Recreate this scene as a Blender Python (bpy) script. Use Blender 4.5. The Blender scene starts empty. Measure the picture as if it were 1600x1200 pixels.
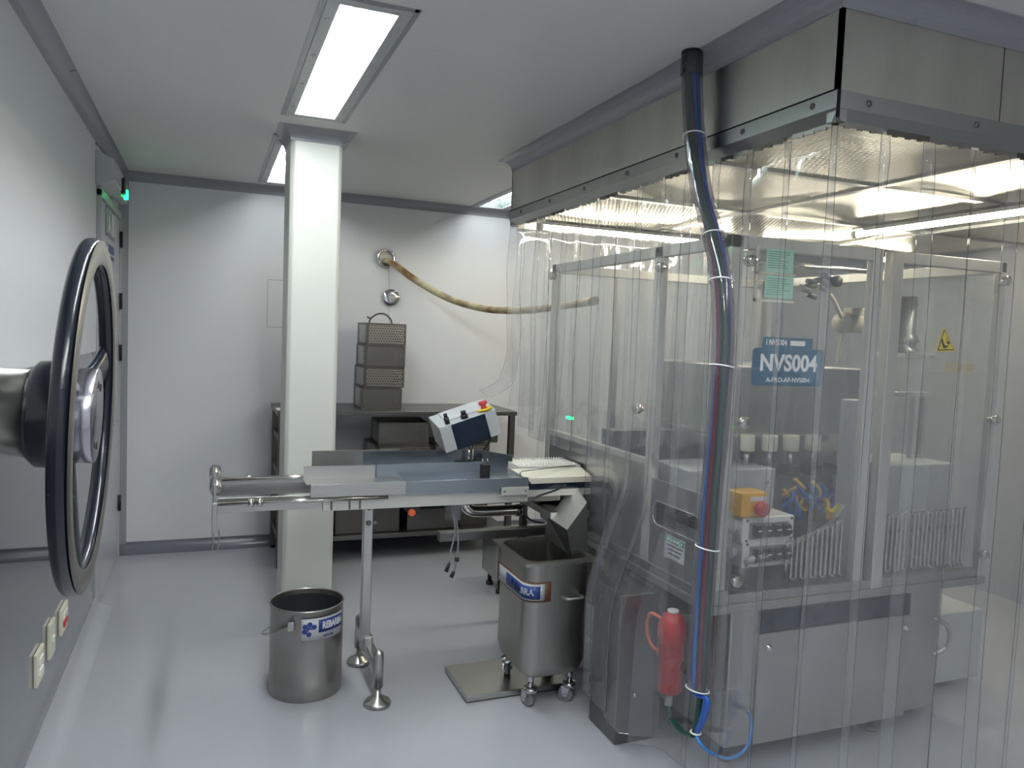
import bpy, bmesh, math, random
from mathutils import Vector, Matrix
random.seed(7)
PI = math.pi
S = bpy.context.scene
COL = S.collection

# ---------------------------------------------------------------- camera
F_PX, YAW, PITCH, ROLL = 1198.0, 0.37892693, 0.06261167, 0.03904893
EYE = Vector((0, 0, 1.5))
fw = Vector((math.sin(YAW)*math.cos(PITCH), math.cos(YAW)*math.cos(PITCH), -math.sin(PITCH)))
r0 = Vector((math.cos(YAW), -math.sin(YAW), 0)); u0 = r0.cross(fw)
rt = math.cos(ROLL)*r0 + math.sin(ROLL)*u0
up = -math.sin(ROLL)*r0 + math.cos(ROLL)*u0
cd = bpy.data.cameras.new('camera'); cam = bpy.data.objects.new('camera', cd); COL.objects.link(cam)
cd.sensor_width = 36; cd.lens = 36*F_PX/1600; cd.clip_start = 0.02
m = Matrix((( rt.x, up.x, -fw.x, EYE.x), (rt.y, up.y, -fw.y, EYE.y), (rt.z, up.z, -fw.z, EYE.z), (0, 0, 0, 1)))
cam.matrix_world = m
S.camera = cam
def at(px, py, Y):
    "point on the upright plane y=Y seen at that place of the photograph"
    d = (px-800)/F_PX*rt - (py-600)/F_PX*up + fw
    return EYE + d*((Y-EYE.y)/d.y)
def atx(px, py, X):
    d = (px-800)/F_PX*rt - (py-600)/F_PX*up + fw
    return EYE + d*((X-EYE.x)/d.x)

# ---------------------------------------------------------------- world, exposure
w = bpy.data.worlds.new('world'); S.world = w; w.use_nodes = True
w.node_tree.nodes['Background'].inputs[0].default_value = (0.5, 0.53, 0.6, 1)
w.node_tree.nodes['Background'].inputs[1].default_value = 0.02
S.view_settings.view_transform = 'Standard'; S.view_settings.look = 'None'
S.view_settings.gamma = 1; S.view_settings.use_curve_mapping = False
S.view_settings.exposure = 0.84
cy = S.cycles
cy.transparent_max_bounces = 40; cy.max_bounces = 12; cy.glossy_bounces = 6; cy.diffuse_bounces = 5
cy.transmission_bounces = 8; cy.caustics_reflective = False; cy.caustics_refractive = False
cy.use_denoising = True; cy.sample_clamp_indirect = 6
TUBE_ROOM, TUBE_HOOD = 52.0, 54.0     # strength of the fluorescent tubes (they are the only lights)

H = 2.435      # ceiling
XL, XR, YB, YN = -0.53, 4.6, 5.45, -1.6

# ---------------------------------------------------------------- materials
def newmat(name):
    mt = bpy.data.materials.new(name); mt.use_nodes = True
    nt = mt.node_tree; nt.nodes.clear()
    out = nt.nodes.new('ShaderNodeOutputMaterial')
    return mt, nt, out
def N(nt, t, **kw):
    n = nt.nodes.new(t)
    for k, v in kw.items():
        if k in n.inputs.keys(): n.inputs[k].default_value = v
        else: setattr(n, k, v)
    return n
def c4(c): return (c[0], c[1], c[2], 1)
def paint(name, col, rough=0.5, metal=0.0, var=0.06, scale=3.0, bump=0.0, spec=0.5, stretch=(1, 1, 1), rvar=0.08, bscale=None, coat=0.0):
    mt, nt, out = newmat(name)
    b = N(nt, 'ShaderNodeBsdfPrincipled', Roughness=rough, Metallic=metal)
    b.inputs['Specular IOR Level'].default_value = spec
    b.inputs['Coat Weight'].default_value = coat
    tc = N(nt, 'ShaderNodeTexCoord'); mp = N(nt, 'ShaderNodeMapping'); mp.inputs['Scale'].default_value = stretch
    nt.links.new(tc.outputs['Object'], mp.inputs[0])
    no = N(nt, 'ShaderNodeTexNoise', Scale=scale, Detail=5.0, Roughness=0.6); nt.links.new(mp.outputs[0], no.inputs['Vector'])
    mx = N(nt, 'ShaderNodeMix', data_type='RGBA')
    mx.inputs['A'].default_value = c4([max(0, c*(1-var*2)) for c in col]); mx.inputs['B'].default_value = c4([min(1, c*(1+var*2)) for c in col])
    nt.links.new(no.outputs['Fac'], mx.inputs['Factor']); nt.links.new(mx.outputs['Result'], b.inputs['Base Color'])
    mr = N(nt, 'ShaderNodeMapRange'); mr.inputs['To Min'].default_value = max(0.02, rough-rvar); mr.inputs['To Max'].default_value = rough+rvar
    nt.links.new(no.outputs['Fac'], mr.inputs['Value']); nt.links.new(mr.outputs[0], b.inputs['Roughness'])
    if bump:
        n2 = N(nt, 'ShaderNodeTexNoise', Scale=bscale or scale*6, Detail=3.0); nt.links.new(mp.outputs[0], n2.inputs['Vector'])
        bp = N(nt, 'ShaderNodeBump', Strength=bump, Distance=0.01); nt.links.new(n2.outputs['Fac'], bp.inputs['Height'])
        nt.links.new(bp.outputs[0], b.inputs['Normal'])
    nt.links.new(b.outputs[0], out.inputs[0])
    return mt
def steel(name, col=(0.42, 0.415, 0.40), rough=0.28, **k):
    a = dict(metal=1.0, var=0.05, scale=4.0, bump=0.012, bscale=9, rvar=0.04); a.update(k)
    return paint(name, col, rough, **a)
def emit(name, col, st):
    mt, nt, out = newmat(name); e = N(nt, 'ShaderNodeEmission', Strength=st); e.inputs[0].default_value = c4(col)
    nt.links.new(e.outputs[0], out.inputs[0]); return mt
def clear(name, tint=(0.982, 0.986, 0.99), haze=0.05, gloss=0.10, rough=0.04, hazecol=(0.75, 0.77, 0.8), bump=0.25, bs=7.0, smear=0.0):
    "clear plastic: mostly see-through, a facing-dependent gloss and a little milkiness"
    mt, nt, out = newmat(name)
    tr = N(nt, 'ShaderNodeBsdfTransparent'); tr.inputs[0].default_value = c4(tint)
    di = N(nt, 'ShaderNodeBsdfDiffuse'); di.inputs[0].default_value = c4(hazecol)
    tl = N(nt, 'ShaderNodeBsdfTranslucent'); tl.inputs[0].default_value = c4(hazecol)
    hz = N(nt, 'ShaderNodeMixShader'); hz.inputs[0].default_value = 0.5
    nt.links.new(di.outputs[0], hz.inputs[1]); nt.links.new(tl.outputs[0], hz.inputs[2])
    m1 = N(nt, 'ShaderNodeMixShader'); m1.inputs[0].default_value = haze
    tc = N(nt, 'ShaderNodeTexCoord'); mp = N(nt, 'ShaderNodeMapping'); mp.inputs['Scale'].default_value = (1, 1, 0.35)
    nt.links.new(tc.outputs['Object'], mp.inputs[0])
    no = N(nt, 'ShaderNodeTexNoise', Scale=bs, Detail=3.0); nt.links.new(mp.outputs[0], no.inputs['Vector'])
    if smear:
        mr = N(nt, 'ShaderNodeMapRange'); mr.inputs['From Min'].default_value = 0.35; mr.inputs['From Max'].default_value = 0.75
        mr.inputs['To Min'].default_value = haze; mr.inputs['To Max'].default_value = haze+smear
        nt.links.new(no.outputs['Fac'], mr.inputs['Value']); nt.links.new(mr.outputs[0], m1.inputs[0])
    nt.links.new(tr.outputs[0], m1.inputs[1]); nt.links.new(hz.outputs[0], m1.inputs[2])
    gl = N(nt, 'ShaderNodeBsdfGlossy', Roughness=rough)
    bp = N(nt, 'ShaderNodeBump', Strength=bump, Distance=0.03); nt.links.new(no.outputs['Fac'], bp.inputs['Height']); nt.links.new(bp.outputs[0], gl.inputs['Normal'])
    lw = N(nt, 'ShaderNodeLayerWeight', Blend=0.25)
    mm = N(nt, 'ShaderNodeMath', operation='MULTIPLY_ADD'); mm.inputs[1].default_value = 0.2; mm.inputs[2].default_value = gloss*0.3
    nt.links.new(lw.outputs['Facing'], mm.inputs[0])
    mm2 = N(nt, 'ShaderNodeMath', operation='MINIMUM'); mm2.inputs[1].default_value = gloss*1.3; nt.links.new(mm.outputs[0], mm2.inputs[0])
    m2 = N(nt, 'ShaderNodeMixShader'); nt.links.new(mm2.outputs[0], m2.inputs[0])
    nt.links.new(m1.outputs[0], m2.inputs[1]); nt.links.new(gl.outputs[0], m2.inputs[2])
    nt.links.new(m2.outputs[0], out.inputs[0]); return mt
def perforated(name, col, pitch, frac, axes=(0, 2), metal=1.0, rough=0.4, stag=True, slots=1.0):
    "sheet metal with a regular pattern of through holes"
    mt, nt, out = newmat(name)
    b = N(nt, 'ShaderNodeBsdfPrincipled', Roughness=rough, Metallic=metal); b.inputs['Base Color'].default_value = c4(col)
    tr = N(nt, 'ShaderNodeBsdfTransparent')
    tc = N(nt, 'ShaderNodeTexCoord'); sp = N(nt, 'ShaderNodeSeparateXYZ'); nt.links.new(tc.outputs['Object'], sp.inputs[0])
    geo = N(nt, 'ShaderNodeNewGeometry'); sn = N(nt, 'ShaderNodeSeparateXYZ')
    nt.links.new(tc.outputs['Normal'], sn.inputs[0])
    ab = N(nt, 'ShaderNodeMath', operation='ABSOLUTE'); nt.links.new(sn.outputs[0], ab.inputs[0])
    gt = N(nt, 'ShaderNodeMath', operation='GREATER_THAN'); gt.inputs[1].default_value = 0.5; nt.links.new(ab.outputs[0], gt.inputs[0])
    mixu = N(nt, 'ShaderNodeMix'); nt.links.new(gt.outputs[0], mixu.inputs[0]); nt.links.new(sp.outputs[axes[0]], mixu.inputs[2]); nt.links.new(sp.outputs[1 if axes[0] == 0 else 0], mixu.inputs[3])
    def sc(sock, p):
        q = N(nt, 'ShaderNodeMath', operation='DIVIDE'); q.inputs[1].default_value = p; nt.links.new(sock, q.inputs[0]); return q.outputs[0]
    v = sc(sp.outputs[axes[1]], pitch); u = sc(mixu.outputs[0], pitch*slots)
    if stag:
        fl = N(nt, 'ShaderNodeMath', operation='FLOOR'); nt.links.new(v, fl.inputs[0])
        ha = N(nt, 'ShaderNodeMath', operation='MULTIPLY_ADD'); ha.inputs[1].default_value = 0.5; nt.links.new(fl.outputs[0], ha.inputs[0]); nt.links.new(u, ha.inputs[2]); u = ha.outputs[0]
    def cen(sock):
        f = N(nt, 'ShaderNodeMath', operation='FRACT'); nt.links.new(sock, f.inputs[0])
        s = N(nt, 'ShaderNodeMath', operation='SUBTRACT'); s.inputs[1].default_value = 0.5; nt.links.new(f.outputs[0], s.inputs[0])
        q = N(nt, 'ShaderNodeMath', operation='MULTIPLY'); nt.links.new(s.outputs[0], q.inputs[0]); nt.links.new(s.outputs[0], q.inputs[1]); return q.outputs[0]
    ad = N(nt, 'ShaderNodeMath', operation='ADD'); nt.links.new(cen(u), ad.inputs[0]); nt.links.new(cen(v), ad.inputs[1])
    lt = N(nt, 'ShaderNodeMath', operation='LESS_THAN'); lt.inputs[1].default_value = frac*frac; nt.links.new(ad.outputs[0], lt.inputs[0])
    mx = N(nt, 'ShaderNodeMixShader'); nt.links.new(lt.outputs[0], mx.inputs[0]); nt.links.new(b.outputs[0], mx.inputs[1]); nt.links.new(tr.outputs[0], mx.inputs[2])
    nt.links.new(mx.outputs[0], out.inputs[0]); return mt

M = {}
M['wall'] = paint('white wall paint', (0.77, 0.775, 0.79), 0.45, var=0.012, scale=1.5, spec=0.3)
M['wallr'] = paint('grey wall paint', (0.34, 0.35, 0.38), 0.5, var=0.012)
M['ceil'] = paint('ceiling panel paint', (0.74, 0.74, 0.73), 0.5, var=0.012, scale=1.0, spec=0.25)
M['floor'] = paint('grey epoxy floor', (0.45, 0.46, 0.49), 0.16, var=0.035, scale=1.3, bump=0.03, bscale=5, spec=0.45, rvar=0.05)
M['cove'] = paint('grey cove profile', (0.33, 0.34, 0.37), 0.3, var=0.02, spec=0.4)
M['base'] = paint('grey epoxy skirting', (0.17, 0.175, 0.21), 0.22, var=0.03)
M['sheet'] = steel('mirror polished wall sheet', (0.36, 0.365, 0.385), 0.035, bump=0.0, rvar=0.01, var=0.02)
M['bead'] = paint('pale sealant bead', (0.55, 0.54, 0.50), 0.5)
M['column'] = paint('cream column paint', (0.74, 0.75, 0.68), 0.35, var=0.01, scale=2)
M['door'] = paint('white door laminate', (0.55, 0.56, 0.60), 0.3, var=0.01)
M['hood'] = steel('brushed hood steel', (0.60, 0.585, 0.54), 0.30, stretch=(1, 1, 0.25), var=0.12, scale=5, bump=0.05)
M['rail'] = steel('hood rail aluminium', (0.42, 0.42, 0.41), 0.30, bump=0.0)
M['steel'] = steel('stainless steel', (0.48, 0.48, 0.465), 0.30, bump=0.0, var=0.03, rvar=0.02, scale=2)
M['bright'] = steel('polished stainless rod', (0.62, 0.60, 0.56), 0.14, bump=0)
M['worn'] = steel('worn stainless steel', (0.37, 0.36, 0.335), 0.33, stretch=(1, 1, 0.3), var=0.2, bump=0.1)
M['dark'] = steel('dark tarnished steel', (0.16, 0.152, 0.14), 0.42)
M['bench'] = steel('bench steel', (0.20, 0.20, 0.195), 0.35)
M['blue'] = steel('blue filmed steel tray', (0.30, 0.335, 0.37), 0.26)
M['box'] = steel('machine body steel', (0.48, 0.48, 0.47), 0.34)
M['alu'] = paint('anodised aluminium profile', (0.60, 0.59, 0.55), 0.38, metal=0.6, var=0.02)
M['black'] = paint('black plastic', (0.012, 0.013, 0.015), 0.35)
M['blackgloss'] = paint('black enamel', (0.006, 0.009, 0.016), 0.25, var=0.2, bump=0.05, bscale=30, spec=0.5)
M['rimface'] = steel('worn machined face', (0.33, 0.32, 0.30), 0.35)
M['cap'] = steel('turned hub cap steel', (0.40, 0.40, 0.45), 0.22, bump=0)
M['chrome'] = steel('chrome', (0.62, 0.62, 0.64), 0.08, bump=0)
M['cream'] = paint('cream plastic', (0.72, 0.69, 0.56), 0.4, var=0.03)
M['whitepl'] = paint('white plastic', (0.80, 0.78, 0.72), 0.35, var=0.02)
M['paper'] = paint('paper', (0.82, 0.82, 0.78), 0.7, var=0.03)
M['cloth'] = paint('cream cloth', (0.80, 0.78, 0.66), 0.9, var=0.05, bump=0.3)
M['yellow'] = paint('yellow plastic', (0.80, 0.42, 0.03), 0.35)
M['warn'] = paint('warning yellow', (0.80, 0.62, 0.02), 0.4)
M['red'] = paint('red plastic', (0.50, 0.02, 0.025), 0.3)
M['pinkred'] = paint('red button', (0.55, 0.035, 0.05), 0.35)
M['green'] = paint('pale green form', (0.42, 0.68, 0.54), 0.7)
M['teal'] = paint('blue teal label', (0.015, 0.11, 0.20), 0.35, var=0.02)
M['navy'] = paint('navy print', (0.02, 0.05, 0.22), 0.45)
M['white'] = paint('white print', (0.80, 0.80, 0.80), 0.5)
M['blue_tube'] = paint('blue air tube', (0.012, 0.09, 0.42), 0.25, spec=0.6)
M['lblue'] = paint('light blue air tube', (0.03, 0.22, 0.62), 0.3)
M['green_tube'] = paint('dark green tube', (0.004, 0.055, 0.04), 0.3)
M['red_tube'] = paint('dark red tube', (0.16, 0.012, 0.03), 0.3)
M['grey'] = paint('grey enamel', (0.22, 0.23, 0.24), 0.35)
M['lgrey'] = paint('light grey enamel', (0.48, 0.50, 0.50), 0.35)
M['screen'] = paint('dark blue display', (0.006, 0.016, 0.035), 0.12, var=0.1)
M['hosec'] = paint('cream rubber hose', (0.52, 0.44, 0.28), 0.45, var=0.0)
M['orange'] = paint('orange plastic', (0.7, 0.12, 0.03), 0.4)
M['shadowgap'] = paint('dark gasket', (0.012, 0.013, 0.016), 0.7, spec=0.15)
M['tape'] = paint('beige tape', (0.52, 0.42, 0.27), 0.5, var=0.05)
M['greenhdr'] = paint('green print', (0.02, 0.25, 0.15), 0.5)
M['rust'] = paint('rust stained label', (0.16, 0.07, 0.04), 0.5, var=0.3, scale=20)
M['labelw'] = paint('soiled white label', (0.52, 0.53, 0.55), 0.45, var=0.1, scale=12)
M['strip'] = clear('clear curtain plastic', haze=0.042, gloss=0.075, smear=0.03, hazecol=(0.86, 0.88, 0.92))
M['stripedge'] = clear('curtain plastic cut edge', tint=(0.25, 0.27, 0.29), haze=0.15, gloss=0.1, hazecol=(0.35, 0.37, 0.4))  # edges tinted dark, standing in for light lost along the sheet
M['guard'] = clear('acrylic guard', haze=0.035, gloss=0.06, bump=0.02, hazecol=(0.6, 0.63, 0.66))
M['tube'] = clear('clear sleeve', tint=(0.86, 0.85, 0.87), haze=0.06, gloss=0.12, rough=0.08)
M['pane'] = clear('lamp cover glass', tint=(0.97, 0.98, 0.98), haze=0.05, gloss=0.04, bump=0.0)
M['lampr'] = emit('fluorescent tube', (0.96, 0.97, 1.0), TUBE_ROOM)
M['lampf'] = emit('dimmed fluorescent tube', (0.96, 0.97, 1.0), TUBE_ROOM*0.28)  # far lamps turned down so the far wall is not too bright
M['lampn'] = emit('added fill tube', (0.96, 0.97, 1.0), TUBE_ROOM*1.25)  # for the out-of-view ceiling lights added as fill
M['lamph'] = emit('hood fluorescent tube', (1.0, 0.93, 0.72), TUBE_HOOD)
M['led'] = emit('green led', (0.02, 1.0, 0.25), 2.5)
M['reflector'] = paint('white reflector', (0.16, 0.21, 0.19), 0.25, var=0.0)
M['perf_a'] = perforated('perforated steel round holes', (0.36, 0.345, 0.32), 0.0165, 0.30)
M['perf_b'] = perforated('perforated steel fine mesh', (0.27, 0.26, 0.245), 0.0095, 0.34, stag=False)
M['perf_s'] = perforated('slotted steel', (0.50, 0.49, 0.48), 0.0125, 0.33, stag=False, slots=40)
M['screenmesh'] = perforated('embossed mesh screen', (0.55, 0.53, 0.46), 0.020, 0.36, axes=(0, 1), rough=0.35)

# chips of bare metal in the black enamel
def chipped():
    nt = M['blackgloss'].node_tree; b = [n for n in nt.nodes if n.type == 'BSDF_PRINCIPLED'][0]
    tc = N(nt, 'ShaderNodeTexCoord'); no = N(nt, 'ShaderNodeTexNoise', Scale=55.0, Detail=4.0, Roughness=0.7); nt.links.new(tc.outputs['Object'], no.inputs['Vector'])
    rp = N(nt, 'ShaderNodeValToRGB'); nt.links.new(no.outputs['Fac'], rp.inputs[0])
    rp.color_ramp.elements[0].position = 0.70; rp.color_ramp.elements[0].color = (0.006, 0.009, 0.016, 1)
    rp.color_ramp.elements[1].position = 0.72; rp.color_ramp.elements[1].color = (0.40, 0.40, 0.38, 1)
    nt.links.new(rp.outputs[0], b.inputs['Base Color'])
chipped()
# cream hose with brown stains of its own
def stained():
    mt = M['hosec']; nt = mt.node_tree; b = [n for n in nt.nodes if n.type == 'BSDF_PRINCIPLED'][0]
    tc = N(nt, 'ShaderNodeTexCoord'); no = N(nt, 'ShaderNodeTexNoise', Scale=7.0, Detail=2.0); nt.links.new(tc.outputs['Object'], no.inputs['Vector'])
    rp = N(nt, 'ShaderNodeValToRGB'); nt.links.new(no.outputs['Fac'], rp.inputs[0])
    rp.color_ramp.elements[0].position = 0.42; rp.color_ramp.elements[0].color = (0.62, 0.56, 0.36, 1)
    rp.color_ramp.elements[1].position = 0.66; rp.color_ramp.elements[1].color = (0.22, 0.10, 0.03, 1)
    nt.links.new(rp.outputs[0], b.inputs['Base Color'])
stained()

# ---------------------------------------------------------------- mesh helpers
class MB:
    def __init__(s): s.bm = bmesh.new(); s.mi = 0
    def _mark(s, fs):
        for f in fs: f.material_index = s.mi
    def poly(s, pts, depth=None):
        "face from points, extruded by vector depth"
        vs = [s.bm.verts.new(p) for p in pts]; f = s.bm.faces.new(vs); f.material_index = s.mi
        if depth is not None:
            r = bmesh.ops.extrude_face_region(s.bm, geom=[f]); d = Vector(depth)
            for e in r['geom']:
                if isinstance(e, bmesh.types.BMVert): e.co += d
                if isinstance(e, bmesh.types.BMFace): e.material_index = s.mi
            for v in vs:
                for q in v.link_faces: q.material_index = s.mi
        return s
    def box(s, a, b, bev=0.0):
        a, b = Vector(a), Vector(b); lo = Vector(map(min, a, b)); hi = Vector(map(max, a, b))
        r = bmesh.ops.create_cube(s.bm, size=1.0); vs = r['verts']
        for v in vs: v.co = Vector(((lo[i]+hi[i])/2 + v.co[i]*(hi[i]-lo[i]) for i in range(3)))
        s._mark({f for v in vs for f in v.link_faces})
        if bev > 0:
            es = list({e for v in vs for e in v.link_edges})
            q = bmesh.ops.bevel(s.bm, geom=es, offset=bev, segments=2, affect='EDGES', profile=0.5)
            s._mark(q['faces'])
        return s
    def cyl(s, p0, p1, r, r2=None, seg=20, cap=True):
        p0, p1 = Vector(p0), Vector(p1); r2 = r if r2 is None else r2
        ax = (p1-p0).normalized(); t = Vector((0, 0, 1)) if abs(ax.z) < 0.9 else Vector((1, 0, 0))
        a = ax.cross(t).normalized(); b = ax.cross(a)
        R = []
        for p, rr in ((p0, r), (p1, r2)):
            R.append([s.bm.verts.new(p + rr*(math.cos(2*PI*i/seg)*a + math.sin(2*PI*i/seg)*b)) for i in range(seg)])
        for i in range(seg):
            f = s.bm.faces.new((R[0][i], R[0][(i+1) % seg], R[1][(i+1) % seg], R[1][i])); f.material_index = s.mi; f.smooth = True
        if cap:
            for q in (R[0], R[1]): s.bm.faces.new(q).material_index = s.mi
        return s
    def lathe(s, c, ax, prof, seg=48):
        "prof: (along axis, radius) pairs; r=0 closes"
        c = Vector(c); ax = Vector(ax).normalized(); t = Vector((0, 0, 1)) if abs(ax.z) < 0.9 else Vector((1, 0, 0))
        a = ax.cross(t).normalized(); b = ax.cross(a); rings = []
        for h, r in prof:
            if r < 1e-6: rings.append([s.bm.verts.new(c+ax*h)])
            else: rings.append([s.bm.verts.new(c + ax*h + r*(math.cos(2*PI*i/seg)*a + math.sin(2*PI*i/seg)*b)) for i in range(seg)])
        for k in range(len(rings)-1):
            A, B = rings[k], rings[k+1]
            for i in range(seg):
                j = (i+1) % seg
                if len(A) == 1 and len(B) == 1: continue
                if len(A) == 1: q = (A[0], B[j], B[i])
                elif len(B) == 1: q = (A[i], A[j], B[0])
                else: q = (A[i], A[j], B[j], B[i])
                f = s.bm.faces.new(q); f.smooth = True; f.material_index = s.mi
        return s
    def tube(s, pts, r, seg=12, smooth=4, closed=False, cap=True, rad=None):
        P = [Vector(p) for p in pts]
        if smooth > 1 and len(P) > 2:
            Q = []; n = len(P); rng = range(n if closed else n-1)
            for i in rng:
                p0 = P[(i-1) % n] if (closed or i > 0) else P[0]; p1 = P[i]; p2 = P[(i+1) % n]; p3 = P[(i+2) % n] if (closed or i+2 < n) else P[-1]
                for k in range(smooth):
                    t = k/smooth
                    Q.append(0.5*((2*p1)+(p2-p0)*t+(2*p0-5*p1+4*p2-p3)*t*t+(3*p1-3*p2+p3-p0)*t**3))
            if not closed: Q.append(P[-1])
            P = Q
        n = len(P); rings = []; prev = None
        for i in range(n):
            d = (P[(i+1) % n]-P[i-1]) if (closed or 0 < i < n-1) else (P[1]-P[0] if i == 0 else P[-1]-P[-2])
            d.normalize()
            if prev is None:
                t = Vector((0, 0, 1)) if abs(d.z) < 0.9 else Vector((1, 0, 0)); a = d.cross(t).normalized()
            else:
                a = (prev - d*prev.dot(d)).normalized()
            prev = a; b = d.cross(a); rr = r if rad is None else rad(i/(n-1))
            rings.append([s.bm.verts.new(P[i]+rr*(math.cos(2*PI*k/seg)*a+math.sin(2*PI*k/seg)*b)) for k in range(seg)])
        for i in range(n if closed else n-1):
            A, B = rings[i], rings[(i+1) % n]
            for k in range(seg):
                f = s.bm.faces.new((A[k], A[(k+1) % seg], B[(k+1) % seg], B[k])); f.smooth = True; f.material_index = s.mi
        if cap and not closed:
            for q in (rings[0], rings[-1]): s.bm.faces.new(q).material_index = s.mi
        return s
    def grid(s, fn, nu, nv):
        V = [[s.bm.verts.new(fn(i/nu, j/nv)) for j in range(nv+1)] for i in range(nu+1)]
        for i in range(nu):
            for j in range(nv):
                f = s.bm.faces.new((V[i][j], V[i+1][j], V[i+1][j+1], V[i][j+1])); f.smooth = True; f.material_index = s.mi
        return s
    def build(s, name, mats, parent=None, bevel=0, recalc=True, loc=None):
        if recalc: bmesh.ops.recalc_face_normals(s.bm, faces=s.bm.faces)
        me = bpy.data.meshes.new(name); s.bm.to_mesh(me); s.bm.free()
        for q in (mats if isinstance(mats, (list, tuple)) else [mats]): me.materials.append(M[q] if isinstance(q, str) else q)
        o = bpy.data.objects.new(name, me); COL.objects.link(o)
        if loc is not None: o.location = loc
        if parent is not None:
            o.parent = parent; o.matrix_parent_inverse = parent_world(parent).inverted()
        if bevel:
            b = o.modifiers.new('bevel', 'BEVEL'); b.width = bevel; b.segments = 2; b.limit_method = 'ANGLE'; b.angle_limit = 0.7
        return o
def parent_world(p):
    mt = p.matrix_parent_inverse @ Matrix.LocRotScale(p.location, p.rotation_euler, p.scale)
    return parent_world(p.parent) @ mt if p.parent else Matrix.LocRotScale(p.location, p.rotation_euler, p.scale)
def tag(o, label, cat, group=None):
    o['label'] = label; o['category'] = cat
    if group: o['group'] = group
    return o
def thing(name, label, cat, loc=(0, 0, 0), group=None):
    o = bpy.data.objects.new(name, None); COL.objects.link(o); o.location = loc; o.empty_display_size = 0.05
    return tag(o, label, cat, group)
def struct(o, label=None):
    o['kind'] = 'structure'
    if label: o['label'] = label
    return o
def lettering(name, txt, size, mat, origin, right, upv, parent, depth=0.0006, bold=0.0, align='CENTER', wscale=1.0, curve=None):
    cu = bpy.data.curves.new('t', 'FONT'); cu.body = txt; cu.size = size; cu.align_x = align; cu.align_y = 'CENTER'; cu.extrude = depth; cu.offset = bold; cu.resolution_u = 3
    to = bpy.data.objects.new('t', cu); COL.objects.link(to)
    dg = bpy.context.evaluated_depsgraph_get(); dg.update()
    me = bpy.data.meshes.new_from_object(to.evaluated_get(dg)); bpy.data.objects.remove(to)
    R, U = Vector(right).normalized(), Vector(upv).normalized(); Nn = R.cross(U); O = Vector(origin)
    for v in me.vertices:
        x, y, z = v.co; x *= wscale
        v.co = curve(x, y, z) if curve else O + R*x + U*y + Nn*z
    me.materials.clear(); me.materials.append(M[mat])
    for p in me.polygons: p.material_index = 0
    o = bpy.data.objects.new(name, me); COL.objects.link(o)
    if parent is not None: o.parent = parent; o.matrix_parent_inverse = parent_world(parent).inverted()
    return o
def rbox_pts(w, h, r, n=5):
    P = []
    for cx, cz, a0 in ((w/2-r, h/2-r, 0), (-w/2+r, h/2-r, 90), (-w/2+r, -h/2+r, 180), (w/2-r, -h/2+r, 270)):
        for k in range(n+1):
            a = math.radians(a0+90*k/n); P.append((cx+r*math.cos(a), cz+r*math.sin(a)))
    return P
def copy_tree(root):
    r = root.copy(); COL.objects.link(r)
    for ch in list(root.children):
        c = ch.copy(); COL.objects.link(c); c.parent = r
        for g in list(ch.children):
            d = g.copy(); COL.objects.link(d); d.parent = c
    return r

# ================================================================ THE ROOM
struct(MB().box((XL-0.1, YN-0.1, -0.1), (XR+0.1, YB+0.1, 0)).build('floor', 'floor'), 'glossy grey epoxy floor')
# ceiling with recesses for the visible lamps and unseen ones added as fill light
LX0, LX1 = 0.338, 0.512
RECESS = [(LX0, 2.30, LX1, 3.54), (LX0, 4.02, LX1, 5.27), (1.82, 4.12, 2.0, 5.36), (LX0, 0.55, LX1, 1.79), (LX0, -1.2, LX1, 0.04), (1.82, -0.6, 2.0, 0.64)]
cb = MB()
xs = sorted({XL-0.1, XR+0.1} | {r[0] for r in RECESS} | {r[2] for r in RECESS}); ys = sorted({YN-0.1, YB+0.1} | {r[1] for r in RECESS} | {r[3] for r in RECESS})
for i in range(len(xs)-1):
    for j in range(len(ys)-1):
        cx, cyy = (xs[i]+xs[i+1])/2, (ys[j]+ys[j+1])/2
        if any(r[0] < cx < r[2] and r[1] < cyy < r[3] for r in RECESS): continue
        cb.box((xs[i], ys[j], H), (xs[i+1], ys[j+1], H+0.12))
struct(cb.build('ceiling', 'ceil'), 'plain grey-white ceiling')
struct(MB().box((XL-0.1, YN, 0), (XL, YB, H)).build('wall_left', 'wall'), 'white painted left wall')
struct(MB().box((XL-0.1, YB, 0), (XR+0.1, YB+0.1, H)).build('wall_back', 'wall'), 'white far wall')
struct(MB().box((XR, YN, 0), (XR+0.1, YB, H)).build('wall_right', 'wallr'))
struct(MB().box((XL-0.1, YN-0.1, 0), (XR+0.1, YN, H)).build('wall_near', 'wall'))
DY0, DY1 = 4.43, 5.36
# polished sheet protecting the lower part of the left wall
struct(MB().box((XL, YN, 0.03), (XL+0.003, DY0-0.03, 1.34)).build('trim_1', 'sheet'), 'mirror-like steel sheet over the lower left wall')
struct(MB().box((XL+0.002, YN, 0.024), (XL+0.007, DY0-0.02, 0.034)).build('trim_2', 'bead'), 'pale sealant line at the foot of the steel sheet')
def cove(o, dx, dy, ln, s, ud, name, mat='cove', lbl=None):
    "concave quarter profile: o = inner corner, d = horizontal out direction, ln = run vector, ud=+1 opens upward from floor, -1 hangs from ceiling"
    D = Vector((dx, dy, 0)); Z = Vector((0, 0, ud)); P = [Vector(o)]
    n = 8
    for k in range(n+1):
        a = PI/2*k/n
        P.append(Vector(o) + D*(s - s*math.sin(a)) + Z*(s - s*math.cos(a)))
    b = MB(); b.poly(P, ln)
    for f in b.bm.faces:
        if len(f.verts) == 4: f.smooth = True
    q = b.build(name, mat); struct(q, lbl); m2 = q.modifiers.new('e', 'EDGE_SPLIT'); m2.split_angle = 0.6
    return q
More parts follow.
